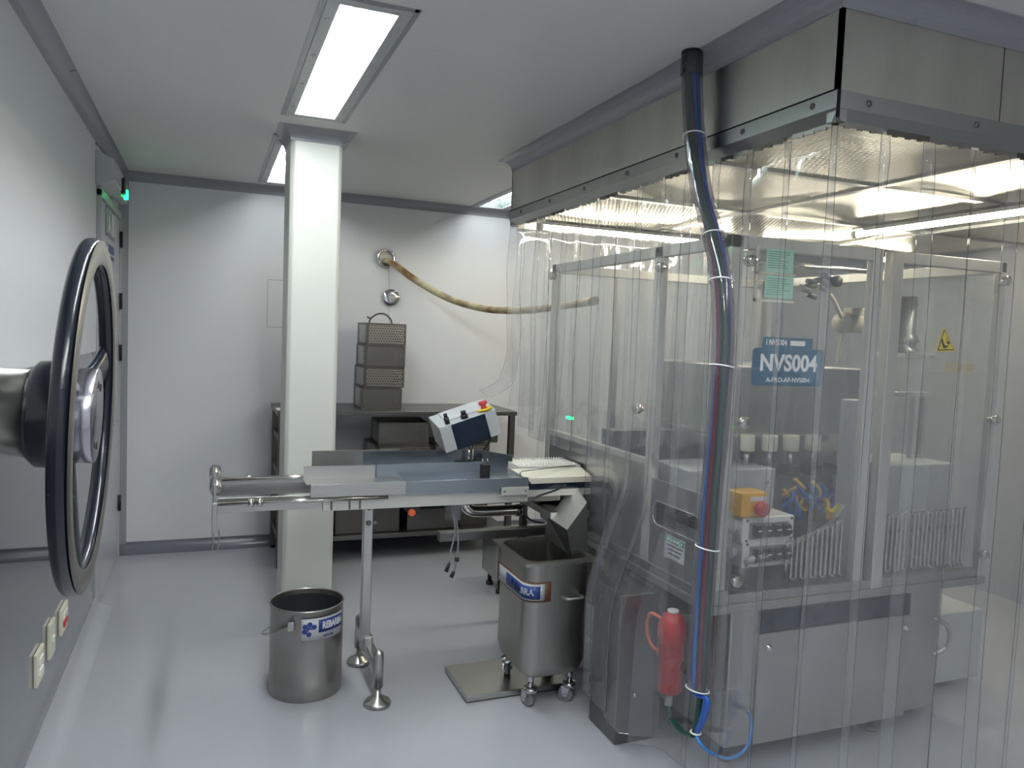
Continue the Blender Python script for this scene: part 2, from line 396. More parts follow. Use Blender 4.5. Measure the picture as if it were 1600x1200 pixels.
cove((XL, YN, 0), 1, 0, (0, DY0-YN, 0), 0.085, 1, 'baseboard_left', 'floor', 'curved epoxy skirting of the left wall')
cove((XL, YB, 0), 0, -1, (XR-XL, 0, 0), 0.07, 1, 'baseboard_back', 'base', 'dark grey curved skirting of the far wall')
cove((XL, YN, H), 1, 0, (0, YB-YN, 0), 0.058, -1, 'trim_3', 'cove', 'grey ceiling cove along the left wall')
cove((XL, YB, H), 0, -1, (XR-XL, 0, 0), 0.058, -1, 'trim_4', 'cove', 'grey ceiling cove along the far wall')
b = MB(); P = [(XL, YB, 0.06)]
for k in range(7):
    a = PI/2*k/6; P.append((XL+0.055*(1-math.sin(a)), YB-0.055*(1-math.cos(a)), 0.06))
b.poly(P, (0, 0, H-0.06)); struct(b.build('trim_5', 'cove'), 'grey vertical cove in the far left corner')
# blank access panel outline on far wall
b = MB()
p0, p1 = at(418, 437, YB), at(417, 511, YB); xa, xb2 = 0.368, 0.62
for a, c in (((xa, 0, p0.z), (xb2, 0, p0.z+0.003)), ((xa, 0, p1.z), (xb2, 0, p1.z+0.003)), ((xa, 0, p1.z), (xa+0.003, 0, p0.z)), ((xb2, 0, p1.z), (xb2+0.003, 0, p0.z))):
    b.box((a[0], YB-0.002, a[2]), (c[0], YB, c[2]))
tag(b.build('access_panel', 'cove'), 'faint outline of a blank panel on the far wall left of the column', 'panel')

# ---- door in the left wall
d = MB(); d.box((XL, DY0+0.03, 0.02), (XL+0.012, DY1, 2.12)); dr = struct(d.build('door_1', 'door'), 'white door in the left wall by the far corner')
f = MB(); f.box((XL, DY0-0.02, 0), (XL+0.02, DY0+0.025, 2.16)); f.box((XL, DY0-0.02, 2.125), (XL+0.02, DY1+0.03, 2.17)); f.box((XL, DY1+0.005, 0), (XL+0.02, DY1+0.035, 2.16))
f.build('door_frame', 'lgrey', dr, bevel=0.002)
for z in (0.35, 1.30, 1.62, 2.0): MB().cyl((XL+0.024, DY1-0.004, z-0.05), (XL+0.024, DY1-0.004, z+0.05), 0.009).build('hinge', 'black', dr)
h = MB(); h.cyl((XL+0.01, 4.56, 0.94), (XL+0.06, 4.56, 0.94), 0.009); h.cyl((XL+0.06, 4.545, 0.94), (XL+0.06, 4.66, 0.94), 0.009); h.cyl((XL+0.01, 4.56, 0.94), (XL+0.018, 4.56, 0.94), 0.024); h.build('door_handle', 'chrome', dr)
h = MB(); h.box((XL+0.01, 4.50, 1.31), (XL+0.035, 4.56, 1.44)); h.build('lock_case', 'grey', dr, bevel=0.003)
# overhead closer / exit lamp box
e = thing('emergency_light', 'grey emergency light box with a green lamp above the far door', 'emergency light', (XL, 4.5, 2.17))
b = MB(); b.poly([(XL, 4.36, 2.17), (XL+0.085, 4.36, 2.20), (XL+0.085, 4.36, 2.30), (XL, 4.36, 2.345)], (0, 0.42, 0)); b.build('housing', 'lgrey', e, bevel=0.004)
MB().box((XL+0.02, 4.80, 2.19), (XL+0.075, 5.15, 2.30), 0.004).build('lamp_cover', 'lgrey', e)
MB().box((XL+0.08, 4.70, 2.19), (XL+0.10, 4.78, 2.27), 0.003).build('lens_mount', 'black', e)
MB().cyl((XL+0.085, 4.83, 2.20), (XL+0.105, 4.83, 2.20), 0.028).build('green_lamp', 'led', e)
MB().tube([(XL+0.004, 4.35, 2.37), (XL+0.012, 4.6, 2.385), (XL+0.03, 4.85, 2.35), (XL+0.02, 4.95, 2.29)], 0.005).build('cable', 'cove', e)
# exit pictogram sign and blue notice on the door
sg = tag(MB().box((XL+0.012, 4.66, 1.955), (XL+0.016, 5.06, 2.115)).build('exit_sign', 'grey'), 'grey exit pictogram sign on the far door', 'sign')
b = MB(); X1 = XL+0.0162
b.box((X1, 4.68, 1.968), (X1+0.001, 4.70, 2.102)); b.box((X1, 4.92, 1.975), (X1+0.001, 5.03, 2.10))
b.poly([(X1, 4.76, 2.06), (X1, 4.80, 2.085), (X1, 4.84, 2.03), (X1, 4.89, 1.98), (X1, 4.86, 1.975), (X1, 4.81, 2.01), (X1, 4.77, 1.975), (X1, 4.74, 1.98), (X1, 4.78, 2.03)], (0.001, 0, 0))
b.cyl((X1, 4.825, 2.098), (X1+0.001, 4.825, 2.098), 0.016)
b.build('pictogram', 'white', sg)
nt_ = tag(MB().box((XL+0.012, 4.72, 1.83), (XL+0.015, 5.06, 1.925)).build('notice', 'labelw'), 'small white and blue notice under the exit sign on the door', 'sign')
b = MB(); b.box((XL+0.0152, 4.78, 1.872), (XL+0.016, 5.04, 1.918)); b.box((XL+0.0152, 4.84, 1.838), (XL+0.016, 5.04, 1.858)); b.build('blue_print', 'navy', nt_)

# ---- sockets on the left wall
for (y0, y1, z0, z1, kind, lb) in ((3.345, 3.49, 0.262, 0.362, 'red', 'cream wall plate with a red switch, the one nearest the door'), (3.115, 3.21, 0.262, 0.392, 'one', 'cream wall plate with one small socket, middle of three plates'), (2.885, 3.0, 0.262, 0.375, 'two', 'cream double socket plate nearest the camera on the left wall')):
    t = thing('wall_plate', lb, 'wall socket', (XL+0.003, (y0+y1)/2, z0), 'socket plates on the left wall')
    MB().box((XL+0.003, y0, z0), (XL+0.016, y1, z1), 0.003).build('plate', 'cream', t)
    n = 1 if kind == 'one' else 2
    for k in range(n):
        zc = z0 + (z1-z0)*((0.35, 0.7)[k] if n == 2 else 0.5)
        MB().box((XL+0.014, y0+0.03, zc-0.011), (XL+0.021, y1-0.035, zc+0.011), 0.002).build('rocker' if kind == 'red' else 'socket', 'red' if (kind == 'red' and k == 0) else 'whitepl', t)

# ---- the column
CX0, CX1, CY0, CY1 = 0.348, 0.591, 3.79, 4.08
b = MB(); c = 0.018
b.poly([(CX0+c, CY0, 0), (CX1-c, CY0, 0), (CX1, CY0+c, 0), (CX1, CY1-c, 0), (CX1-c, CY1, 0), (CX0+c, CY1, 0), (CX0, CY1-c, 0), (CX0, CY0+c, 0)], (0, 0, H))
struct(b.build('column', 'column', bevel=0.006), 'square cream painted column standing in front of the bench')
b = MB(); s = 0.06; ring = []
for k in range(9):
    a = PI/2*k/8; off = s*(1-math.sin(a)) ; zz = H - s*(1-math.cos(a))
    ring.append([b.bm.verts.new((x, y, zz)) for x, y in ((CX0-off, CY0-off), (CX1+off, CY0-off), (CX1+off, CY1+off), (CX0-off, CY1+off))])
for A, B in zip(ring, ring[1:]):
    for i in range(4): b.bm.faces.new((A[i], A[(i+1) % 4], B[(i+1) % 4], B[i]))
b.bm.faces.new(ring[0]); b.bm.faces.new(ring[-1][::-1])
struct(b.build('trim_6', 'cove'), 'flared cove at the head of the column')

# ---- ceiling lights
def ceiling_light(rc, label, lamp='lampr'):
    x0, y0, x1, y1 = rc
    t = thing('ceiling_light', label, 'ceiling light', ((x0+x1)/2, (y0+y1)/2, H), 'recessed fluorescent ceiling lights')
    # trough
    b = MB(); zt = H+0.11
    b.poly([(x0, y0, H), (x0+0.02, y0, zt), (x1-0.05, y0, zt), (x1, y0, H), (x1, y0, H+0.115), (x0, y0, H+0.115)], (0, y1-y0, 0))
    b.box((x0, y0, H+0.001), (x1, y0+0.003, zt)); b.box((x0, y1-0.003, H+0.001), (x1, y1, zt))
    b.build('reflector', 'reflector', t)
    for k, xx in enumerate((x0+0.042, x0+0.092)):
        MB().cyl((xx, y0+0.02, H+0.055), (xx, y1-0.02, H+0.055), 0.0155, seg=16).build('fluorescent_tube', lamp, t)
    fr = MB(); w1 = 0.036; zb = H-0.006
    for a, c in (((x0-w1, y0-w1), (x0+0.002, y1+w1)), ((x1-0.002, y0-w1), (x1+w1, y1+w1)), ((x0, y0-w1), (x1, y0+0.002)), ((x0, y1-0.002), (x1, y1+w1))): fr.box((*a, zb), (*c, H))
    fr.build('frame', 'lgrey', t, bevel=0.0015)
    g = MB().box((x0-0.055, y0-0.055, H-0.002), (x0-w1, y1+0.055, H)).box((x1+w1, y0-0.055, H-0.002), (x1+0.055, y1+0.055, H)).box((x0-0.05, y0-0.055, H-0.002), (x1+0.05, y0-w1, H)).box((x0-0.05, y1+w1, H-0.002), (x1+0.05, y1+0.055, H))
    g.build('surround', 'cove', t)
    MB().box((x0, y0, H-0.001), (x1, y1, H+0.002)).build('cover_glass', 'pane', t)
    for yy in [y0+0.12+i*(y1-y0-0.24)/3 for i in range(4)]:
        for xx in (x0-0.018, x1+0.018): MB().lathe((xx, yy, H-0.006), (0, 0, -1), [(0, 0.007), (0.003, 0.005), (0.004, 0)], 12).build('screw', 'chrome', t)
for rc, lb in zip(RECESS, ('large bright fluorescent light in the ceiling in front of the column', 'fluorescent ceiling light mostly hidden behind the column', 'fluorescent ceiling light beyond the steel hood, by the far wall', 'unseen fill light added in the ceiling just above the camera', 'unseen fill light added in the ceiling behind the camera', 'unseen fill light added in the ceiling before the front of the hood', 'unseen fill light added before the right end of the hood')): ceiling_light(rc, lb, 'lampr' if rc[1] > 2 and rc[1] < 3 else ('lampf' if rc[1] > 3.5 else 'lampn'))  # lights nearer than the column one are added, unseen, to brighten the room

# ================================================================ HOOD
HX, HY, HYF, HXR = 1.50, 1.58, 3.88, 4.45     # left face, near face, far face, right end
HT, HB, HS = H, 2.165, 2.085
t = thing('laminar_flow_hood', 'large stainless steel hood hanging from the ceiling over the machine', 'hood', (HX, HY, HB))
T = 0.012
MB().box((HX, HY, HB-0.01), (HX+T, HYF, HT)).build('side_panel', 'hood', t)
xsn = 2.10
MB().box((HX, HY, HB-0.01), (xsn-0.002, HY+T, HT)).build('front_panel', 'hood', t)
MB().box((xsn+0.002, HY, HB-0.01), (HXR, HY+T, HT)).build('front_panel', 'hood', t)
MB().box((xsn-0.002, HY+0.003, HB-0.01), (xsn+0.002, HY+T, HT)).build('panel_seam', 'shadowgap', t)
MB().box((HX, HYF-T, HB-0.01), (HXR, HYF, HT)).build('rear_panel', 'hood', t)
MB().box((HXR-T, HY, HB-0.01), (HXR, HYF, HT)).build('side_panel', 'hood', t)
# rail angle: band and undercut
b = MB(); b.poly([(HX-0.006, HY-0.006, 2.165), (HX-0.006, HY-0.006, 2.120), (HX+0.012, HY-0.006, 2.087), (HX+0.03, HY-0.006, 2.087), (HX+0.03, HY-0.006, 2.165)], (0, HYF-HY+0.012, 0)); b.build('skirt_rail', 'rail', t)
b = MB(); b.poly([(HX-0.002, HY-0.008, 2.165), (HX-0.002, HY-0.008, 2.120), (HX-0.002, HY+0.012, 2.087), (HX-0.002, HY+0.03, 2.087), (HX-0.002, HY+0.03, 2.165)], (HXR-HX, 0, 0)); b.build('skirt_rail', 'rail', t)
b = MB(); b.box((HX, HYF-0.03, 2.087), (HXR, HYF+0.006, 2.165)); b.build('skirt_rail', 'rail', t)
MB().box((HX-0.0075, HY, 2.164), (HX, HYF, 2.168)).build('rail_shadow_gap', 'shadowgap', t)
MB().box((HX-0.004, HY-0.009, 2.095), (HX+0.004, HY-0.004, 2.165)).build('corner_gap', 'shadowgap', t)
for yy in (1.66, 1.95, 2.30, 2.64, 3.0, 3.36, 3.72): MB().lathe((HX-0.006, yy, 2.143), (-1, 0, 0), [(0, 0.009), (0.004, 0.007), (0.005, 0)], 14).build('screw', 'dark', t)
for xx in (1.60, 2.0, 2.4, 2.8): MB().lathe((xx, HY-0.008, 2.143), (0, -1, 0), [(0, 0.009), (0.004, 0.007), (0.005, 0)], 14).build('screw', 'dark', t)
# inner mesh screen, gently wavy
b = MB(); b.grid(lambda u, v: Vector((HX+0.06+u*(HXR-HX-0.12), HY+0.06+v*(HYF-HY-0.12), 2.135 + 0.008*math.sin(u*17+v*3)+0.006*math.sin(v*13))), 60, 40)
q = b.build('mesh_screen', 'screenmesh', t)
MB().box((HX+0.013, HY+0.013, 2.30), (HXR-0.013, HYF-0.013, 2.31)).build('plenum', 'hood', t)
for yy in (2.25, 3.0): MB().box((HX+0.03, yy, 2.12), (HXR-0.03, yy+0.035, 2.135)).build('cross_bar', 'rail', t)
for xx in (2.35, 3.5): MB().box((xx, HY+0.03, 2.118), (xx+0.035, HYF-0.03, 2.133)).build('cross_bar', 'rail', t)
# coves between hood and ceiling
b = MB(); s = 0.062
ring = []
for k in range(9):
    a = PI/2*k/8; off = s*(1-math.sin(a)); zz = H - s*(1-math.cos(a))
    ring.append([b.bm.verts.new((x, y, zz)) for x, y in ((HX-off, HY-off), (HXR+off, HY-off), (HXR+off, HYF+off), (HX-off, HYF+off))])
for A, B in zip(ring, ring[1:]):
    for i in range(4): b.bm.faces.new((A[i], A[(i+1) % 4], B[(i+1) % 4], B[i]))
q = struct(b.build('trim_7', 'cove'), 'grey cove between hood and ceiling')
sm = q.modifiers.new('s', 'SOLIDIFY'); sm.thickness = 0.003
# lights inside the hood
def hood_light(p0, p1, lb):
    p0, p1 = Vector(p0), Vector(p1); t = thing('hood_light', lb, 'tube light', (p0+p1)/2, 'tube lights inside the hood')
    MB().cyl(p0, p1, 0.013, seg=14).build('fluorescent_tube', 'lamph', t)
    d = (p1-p0).normalized(); n = Vector((0, 0, 1)).cross(d)
    b = MB(); q = [n*0.045+Vector((0, 0, 0.02)), n*0.02+Vector((0, 0, 0.035)), -n*0.02+Vector((0, 0, 0.035)), -n*0.045+Vector((0, 0, 0.02)), -n*0.02+Vector((0, 0, 0.038)), n*0.02+Vector((0, 0, 0.038))]
    b.poly([p0+v for v in q], p1-p0); b.build('reflector', 'bright', t)
    for p, s in ((p0, -1), (p1, 1)): MB().cyl(p, p+d*0.03*s, 0.018).build('end_cap', 'whitepl', t)
hood_light((1.62, 3.72, 2.075), (2.80, 3.72, 2.075), 'tube light along the far edge under the hood')
hood_light((3.02, 1.80, 2.075), (3.02, 2.98, 2.075), 'tube light under the hood above the right end of the machine')
hood_light((3.02, 3.70, 2.075), (4.18, 3.70, 2.075), 'tube light under the hood at its far right')

# ================================================================ CURTAIN STRIPS
def strip(p, dirv, outv, width, zt, zb, seed, shift=0.0, bulge=None, curl=0.0, wav=1.0):
    rnd = random.Random(seed); D, O = Vector(dirv), Vector(outv); P0 = Vector(p)
    ph = [rnd.uniform(0, 6.3) for _ in range(5)]; am = rnd.uniform(0.6, 1.3)*wav; cv = rnd.uniform(0.003, 0.009); sl = rnd.uniform(-0.012, 0.012)
    nv = 36
    def fn(u, v):
        z = zt + (zb-zt)*v
        o = shift*min(1, v*6) + cv*4*u*(1-u)*min(1, v*5)
        o += am*(0.005*math.sin(v*6+ph[0]) + 0.0015*math.sin(v*13+ph[1]+u*2) + 0.005*math.sin(v*3.5+ph[2]))*min(1, v*4)
        o += 0.006*math.sin(v*60+ph[3])*math.exp(-v*14)*am*math.sin(u*5+ph[4])
        if bulge: o += bulge(P0+D*width*u, z)
        a = 0.6*sl*v + 0.0022*math.sin(v*7+ph[3])
        q = P0 + D*(width*u + a) + O*o
        return Vector((q.x, q.y, z))
    b = MB(); b.grid(fn, 8, nv)
    return b
def make_strip(name_lbl, grp, p, dirv, outv, width, zt, zb, seed, clampw=None, **k):
    t = thing('curtain_strip', name_lbl, 'plastic strip', (p[0]+dirv[0]*width/2, p[1]+dirv[1]*width/2, zt), grp)
    o = strip(p, dirv, outv, width, zt, zb, seed, **k).build('strip', ['strip', 'stripedge'], t, recalc=False)
    sm = o.modifiers.new('s', 'SOLIDIFY'); sm.thickness = 0.0022; sm.material_offset_rim = 1; sm.offset = 0
    D, O = Vector(dirv), Vector(outv)
    c0 = Vector(p) + D*0.012 + O*0.006; b = MB()
    def bar(a, l, z0, z1, th=0.004):
        q0 = c0+D*a; q1 = q0+D*l+O*th
        b.box((q0.x, q0.y, z0), (q1.x, q1.y, z1))
    L = width-0.05
    bar(0, L, zt-0.002, zt+0.016)
    for kx in (0.12, 0.42, 0.7):
        bar(L*kx, L*0.10, zt-0.006, zt+0.002, 0.006)
    b.build('clamp', 'worn' if seed % 3 else 'dark', t)
    return t
OUTL = Vector((-1, 0, 0)); OUTF = Vector((0, -1, 0))
def bulge_left(q, z):
    # the strips hang outside the machine leg box, which stands proud of the curtain line
    a = min(1.0, max(0.0, 1-(abs(q.y-2.46)-0.15)/0.10)); a = a*a*(3-2*a)
    h = min(1, max(0, (1.0-z)/0.55)); h = h*h*(3-2*h)
    return 0.135*a*h
ordn = ['first', 'second', 'third', 'fourth', 'fifth', 'sixth', 'seventh', 'eighth', 'ninth', 'tenth', 'eleventh', 'twelfth', 'thirteenth', 'fourteenth']
yl = [1.592, 1.76, 1.93, 2.085, 2.235, 2.40, 2.56, 2.73, 2.90, 3.06, 3.22, 3.37, 3.53]
GL = 'clear plastic strips hanging on the long left side of the hood'
for i, y0 in enumerate(yl):
    zb = 0.07 if y0 < 2.2 else (0.10 if y0 < 2.35 else (0.13 if y0 < 2.7 else 0.12))
    if y0 > 2.85: zb = 0.995
    if y0 > 3.4: zb = 0.99
    if y0 > 3.5: zb = 1.03
    if y0 > 3.6: zb = 1.10
    extra = {0: 'beside the corner itself', 3: 'just behind the hose bundle', 6: 'bulging over the steel leg box', 8: 'ending above the white conveyor chain', 13: 'at the far corner'}.get(i, '')
    lab = f'{ordn[i]} clear strip from the near corner, left side' + (', '+extra if extra else '')
    k = dict(shift=(0.004 if i % 2 else -0.004), bulge=bulge_left, wav=(0.8 if y0 < 2.8 else 1.2))
    make_strip(lab[:110], GL, (HX+0.020, y0, 0), (0, 1, 0), OUTL, 0.196 if i < 13 else 0.17, HS-0.004, zb, 11+i, **k)
xf = [1.508, 1.679, 1.84, 2.03, 2.184, 2.355, 2.52, 2.685, 2.85, 3.015, 3.18, 3.345]
GF = 'clear plastic strips hanging on the near front side of the hood'
behind = ['at the near corner', 'over the blue machine tag', 'right of the blue machine tag', 'left of the big aluminium post', 'in front of the aluminium post', 'over the wire guard', 'over the yellow hand warning sign', 'right of the yellow warning sign', 'over the right frame post', 'right of the frame post', 'near the right photo edge', 'at the right photo edge']
for i, x0 in enumerate(xf):
    make_strip(f'{ordn[i]} clear strip along the front from the corner, {behind[i]}', GF, (x0, HY+0.018, 0), (1, 0, 0), OUTF, 0.205 if i != 0 else 0.205, HS-0.004, 0.05, 101+i, shift=(0.004 if i % 2 else -0.004), wav=0.8)
# far side strips, seen through everything
GR = 'clear plastic strips hanging on the far side of the hood'
for i in range(9):
    x0 = 1.53+0.172*i
    if i == 0:
        bl = lambda q, z: 0.10*min(1, max(0, (1.6-z)/0.7))**2 + 0.02*math.sin(z*9)
    else: bl = None
    make_strip(f'clear plastic strip, {ordn[i]} from the left on the far side of the hood', GR, (x0, HYF-0.014, 0), (1, 0, 0), (0, 1, 0), 0.2, HS-0.004, 1.12 if i == 0 else 0.12, 201+i, shift=(0.004 if i % 2 else -0.004), bulge=bl)
# the loose far corner strip blown outwards with a curled foot
def cornerstrip():
    t = thing('curtain_strip', 'loose clear strip flaring outward at the far left corner with a curled foot', 'plastic strip', (1.50, 3.8, 2.08), 'loose corner strip')
    def fn(u, v):
        k = max(0.0, (v-0.62)/0.38); k2 = max(0.0, (v-0.90)/0.10)
        z = 2.08 - v*0.90 + k2*0.02*u
        o = 0.010*math.sin(v*6) + 0.006*math.sin(v*19+u*3)*v + 0.05*k*k + 0.09*k2*k2
        return Vector((1.505 - o, 3.70+u*0.19+0.02*k, z))
    o = MB().grid(fn, 8, 40).build('strip', ['strip', 'stripedge'], t, recalc=False)
    sm = o.modifiers.new('s', 'SOLIDIFY'); sm.thickness = 0.0022; sm.material_offset_rim = 1; sm.offset = 0
cornerstrip()

# ================================================================ HANDWHEEL (near, left)
WX, WY, WZ = -0.119, 1.0, 1.389
t = thing('handwheel', 'big worn black three-spoke handwheel with a steel shaft, near the camera at the left', 'handwheel', (WX, WY, WZ))
ax = Vector((1, 0.008, -0.036)).normalized(); c = Vector((WX, WY, WZ))
prof = []
for k in range(24):   # D-section rim: flat worn face towards +x
    a = 2*PI*k/24; rr = 0.187+0.0160*math.copysign(abs(math.cos(a))**0.75, math.cos(a)); hh = -0.010+0.0100*math.copysign(abs(math.sin(a))**0.7, math.sin(a)); prof.append((hh, rr))
prof.append(prof[0])
b = MB(); b.lathe(c, ax, prof, 96)
# spokes grow out of hub into rim, one surface with rounded section
Yv = Vector((-0.008, 1, 0)).normalized(); Zv = ax.cross(Yv).normalized(); 
if Zv.z < 0: Zv = -Zv
for deg in (17, 137, 257):
    a = math.radians(deg); dv = math.cos(a)*Yv+math.sin(a)*Zv; sd = -math.sin(a)*Yv+math.cos(a)*Zv
    secs = []
    for q in range(9):
        f = q/8; r = 0.045+f*0.132; wd = 0.044-0.010*math.sin(f*PI)+ (0.008 if q in (0, 8) else 0); th = 0.0085
        off = -0.028 + f*0.016
        secs.append([b.bm.verts.new(c+dv*r+ax*(off+th*math.sin(e))+sd*(wd*0.62*math.cos(e))) for e in [2*PI*k/14 for k in range(14)]])
    for A, B in zip(secs, secs[1:]):
        for k in range(14):
            f = b.bm.faces.new((A[k], A[(k+1) % 14], B[(k+1) % 14], B[k])); f.smooth = True
b.build('rim', 'blackgloss', t)
MB().lathe(c, ax, [(-0.001, 0.174), (0.0006, 0.178), (0.0006, 0.197), (-0.001, 0.201)], 96).build('worn_face', 'rimface', t)
MB().lathe(c, ax, [(-0.066, 0), (-0.066, 0.052), (-0.058, 0.060), (-0.034, 0.062), (-0.024, 0.058), (-0.024, 0)], 48).build('hub', 'blackgloss', t)
hc = MB().lathe(c, ax, [(-0.026, 0), (-0.026, 0.050), (-0.0245, 0.0505), (-0.021, 0.0545), (-0.020, 0.055), (-0.0005, 0.055), (0.0002, 0.0545), (0.001, 0.053), (0.001, 0)], 40).build('hub_cap', 'cap', t)
for a in (60, 95, 240, 275):
    a = math.radians(a); p = c+ax*0.001+0.036*(math.cos(a)*Yv+math.sin(a)*Zv)
    MB().cyl(p, p+ax*0.0008, 0.0045, seg=12).build('bolt_hole', 'black', hc)
MB().cyl(c-ax*0.060, Vector((XL+0.01, WY-0.019, WZ+0.019)), 0.050, seg=40).build('shaft', 'worn', t)
MB().lathe((XL+0.003, WY-0.019, WZ+0.019), (1, 0, 0), [(0, 0), (0, 0.09), (0.018, 0.09), (0.022, 0.084), (0.022, 0)], 40).build('flange', 'steel', t)

# ================================================================ BENCH AND BASKETS
BX0, BX1, BY0, BY1, BZ = 0.41, 1.97, 4.86, 5.40, 0.985
t = thing('work_bench', 'steel bench with shelves against the far wall behind the column', 'bench', (BX0, BY0, 0))
MB().box((BX0-0.01, BY0-0.01, BZ-0.03), (BX1+0.01, BY1, BZ)).build('table_top', 'bench', t, bevel=0.003)
for x in (BX0, BX1-0.04):
    for y in (BY0, BY1-0.05): MB().box((x, y, 0.02), (x+0.04, y+0.04, BZ-0.03), 0.003).build('leg', 'dark', t)
for x in (BX0, BX1-0.04):
    for y in (BY0, BY1-0.05): MB().cyl((x+0.02, y+0.02, 0), (x+0.02, y+0.02, 0.03), 0.018).build('foot', 'black', t)
for z in (0.175, 0.58):
    MB().box((BX0+0.04, BY0, z-0.02), (BX1-0.04, BY1, z+0.008)).build('shelf', 'bench', t, bevel=0.002)
for z in (0.175, 0.58, 0.8): MB().box((BX0+0.008, BY0+0.04, z-0.02), (BX0+0.03, BY1-0.05, z+0.02)).build('side_rail', 'dark', t)
def basket(w, d, h, mat='perf_a', smat='perf_s', handle=False, name='perforated_basket'):
    root = bpy.data.objects.new(name, None); COL.objects.link(root); root.empty_display_size = 0.05
    f = 0.011; a = 0.0015
    for (p, q, m_) in (((-w/2+f, -d/2), (w/2-f, -d/2+a), mat), ((-w/2+f, d/2-a), (w/2-f, d/2), 'dark'), ((-w/2, -d/2+f), (-w/2+a, d/2-f), smat), ((w/2-a, -d/2+f), (w/2, d/2-f), 'dark')):  # back and right panels solid and dark, imitating shade inside the basket
        MB().box((*p, f), (*q, h-f)).build('basket_panel', m_, root, recalc=True)
    MB().box((-w/2, -d/2, 0), (w/2, d/2, 0.002)).build('base', 'dark', root)
    b = MB()
    for z0, z1 in ((0, f), (h-f, h)):
        b.box((-w/2-0.001, -d/2-0.001, z0), (w/2+0.001, -d/2+0.005, z1)); b.box((-w/2-0.001, d/2-0.005, z0), (w/2+0.001, d/2+0.001, z1))
        b.box((-w/2-0.001, -d/2, z0), (-w/2+0.005, d/2, z1)); b.box((w/2-0.005, -d/2, z0), (w/2+0.001, d/2, z1))
    for x in (-w/2-0.001, w/2-f): 
        for y in (-d/2-0.001, d/2-f): b.box((x, y, 0), (x+f+0.001, y+f+0.001, h))
    b.build('rim_frame', 'dark', root)
    if handle:
        MB().tube([(-0.085, 0, h-0.005), (-0.075, 0, h+0.03), (-0.03, 0, h+0.062), (0.02, 0, h+0.062), (0.06, 0, h+0.03), (0.07, 0, h-0.005)], 0.006).tube([(-0.075, 0, h+0.03), (-0.10, 0, h+0.04)], 0.006, smooth=1).build('handle', 'dark', root)
    return root
B1 = basket(0.262, 0.30, 0.137); tag(B1, 'grey perforated basket, second from the bottom of the tall stack on the bench', 'basket', 'perforated baskets stacked on the bench')
B1.location = (1.073, 5.12, BZ+0.142+0.001); B1.rotation_euler.z = 0.04
def bcopy(src, loc, rz, label, grp):
    r = copy_tree(src); r.location = loc; r.rotation_euler = (0, 0, rz); tag(r, label, 'basket', grp); return r
gB = 'perforated baskets stacked on the bench'
B0 = basket(0.262, 0.34, 0.141, 'perf_b'); tag(B0, 'dark fine-mesh basket at the bottom of the tall stack on the bench', 'basket', gB); B0.location = (1.065, 5.12, BZ); B0.rotation_euler.z = -0.03
B2 = bcopy(B0, (1.078, 5.12, BZ+0.281), 0.0, 'dark fine-mesh basket, second from the top of the tall stack on the bench', gB); B2.scale = (1.0, 0.95, 0.99)
B3 = basket(0.258, 0.30, 0.142, handle=True); tag(B3, 'perforated basket with an arched handle, topmost of the tall stack on the bench', 'basket', gB); B3.location = (1.082, 5.12, BZ+0.422); B3.rotation_euler.z = 0.02
gS = 'perforated baskets on the middle shelf of the bench'
zS = 0.588
S0 = basket(0.36, 0.36, 0.17, 'perf_a'); tag(S0, 'dark perforated basket under the fine-mesh one, left on the middle shelf', 'basket', gS); S0.location = (1.20, 5.08, zS); S0.rotation_euler.z = 0.06
S1 = basket(0.33, 0.34, 0.145, 'perf_b'); tag(S1, 'upper fine-mesh basket at the left of the middle shelf', 'basket', gS); S1.location = (1.215, 5.08, zS+0.171); S1.rotation_euler.z = -0.06
bcopy(S0, (1.60, 5.08, zS), 0.0, 'lower perforated basket behind the control box on the middle shelf', gS)
bcopy(S1, (1.70, 5.10, zS+0.171), 0.05, 'upper basket behind the tilted control box, by the right bench leg', gS)
gL = 'steel trays on the lowest shelf of the bench'
def tray(w, d, h, loc, lb, mat='dark'):
    b = MB(); a = 0.003
    b.box((-w/2, -d/2, 0), (w/2, d/2, a))
    b.box((-w/2, -d/2, 0), (w/2, -d/2+a, h)); b.box((-w/2, d/2-a, 0), (w/2, d/2, h)); b.box((-w/2, -d/2, 0), (-w/2+a, d/2, h)); b.box((w/2-a, -d/2, 0), (w/2, d/2, h))
    b.box((-w/2-0.01, -d/2-0.01, h-0.008), (w/2+0.01, -d/2, h)); b.box((-w/2-0.01, d/2, h-0.008), (w/2+0.01, d/2+0.01, h))
    o = b.build('steel_tray', mat); o.location = loc; tag(o, lb, 'tray', gL)
tray(0.42, 0.40, 0.17, (0.98, 5.10, 0.184), 'deep dark steel tray at the left of the lowest bench shelf')
tray(0.36, 0.40, 0.14, (1.42, 5.10, 0.184), 'steel tray in the middle of the lowest bench shelf', 'bench')
L0 = basket(0.20, 0.30, 0.16, 'perf_b'); tag(L0, 'small mesh basket on the lowest bench shelf, behind the conveyor', 'basket', 'baskets on the lowest shelf'); L0.location = (1.72, 5.10, 0.184)
pp = MB(); pp.grid(lambda u, v: Vector((0.40+0.10*u, 4.88+0.16*v, BZ+0.003+0.012*u*u*(1-v))), 6, 6); q = pp.build('paper_sheet', 'paper'); tag(q, 'small white paper lying on the left end of the bench', 'paper')
sm = q.modifiers.new('s', 'SOLIDIFY'); sm.thickness = 0.0008

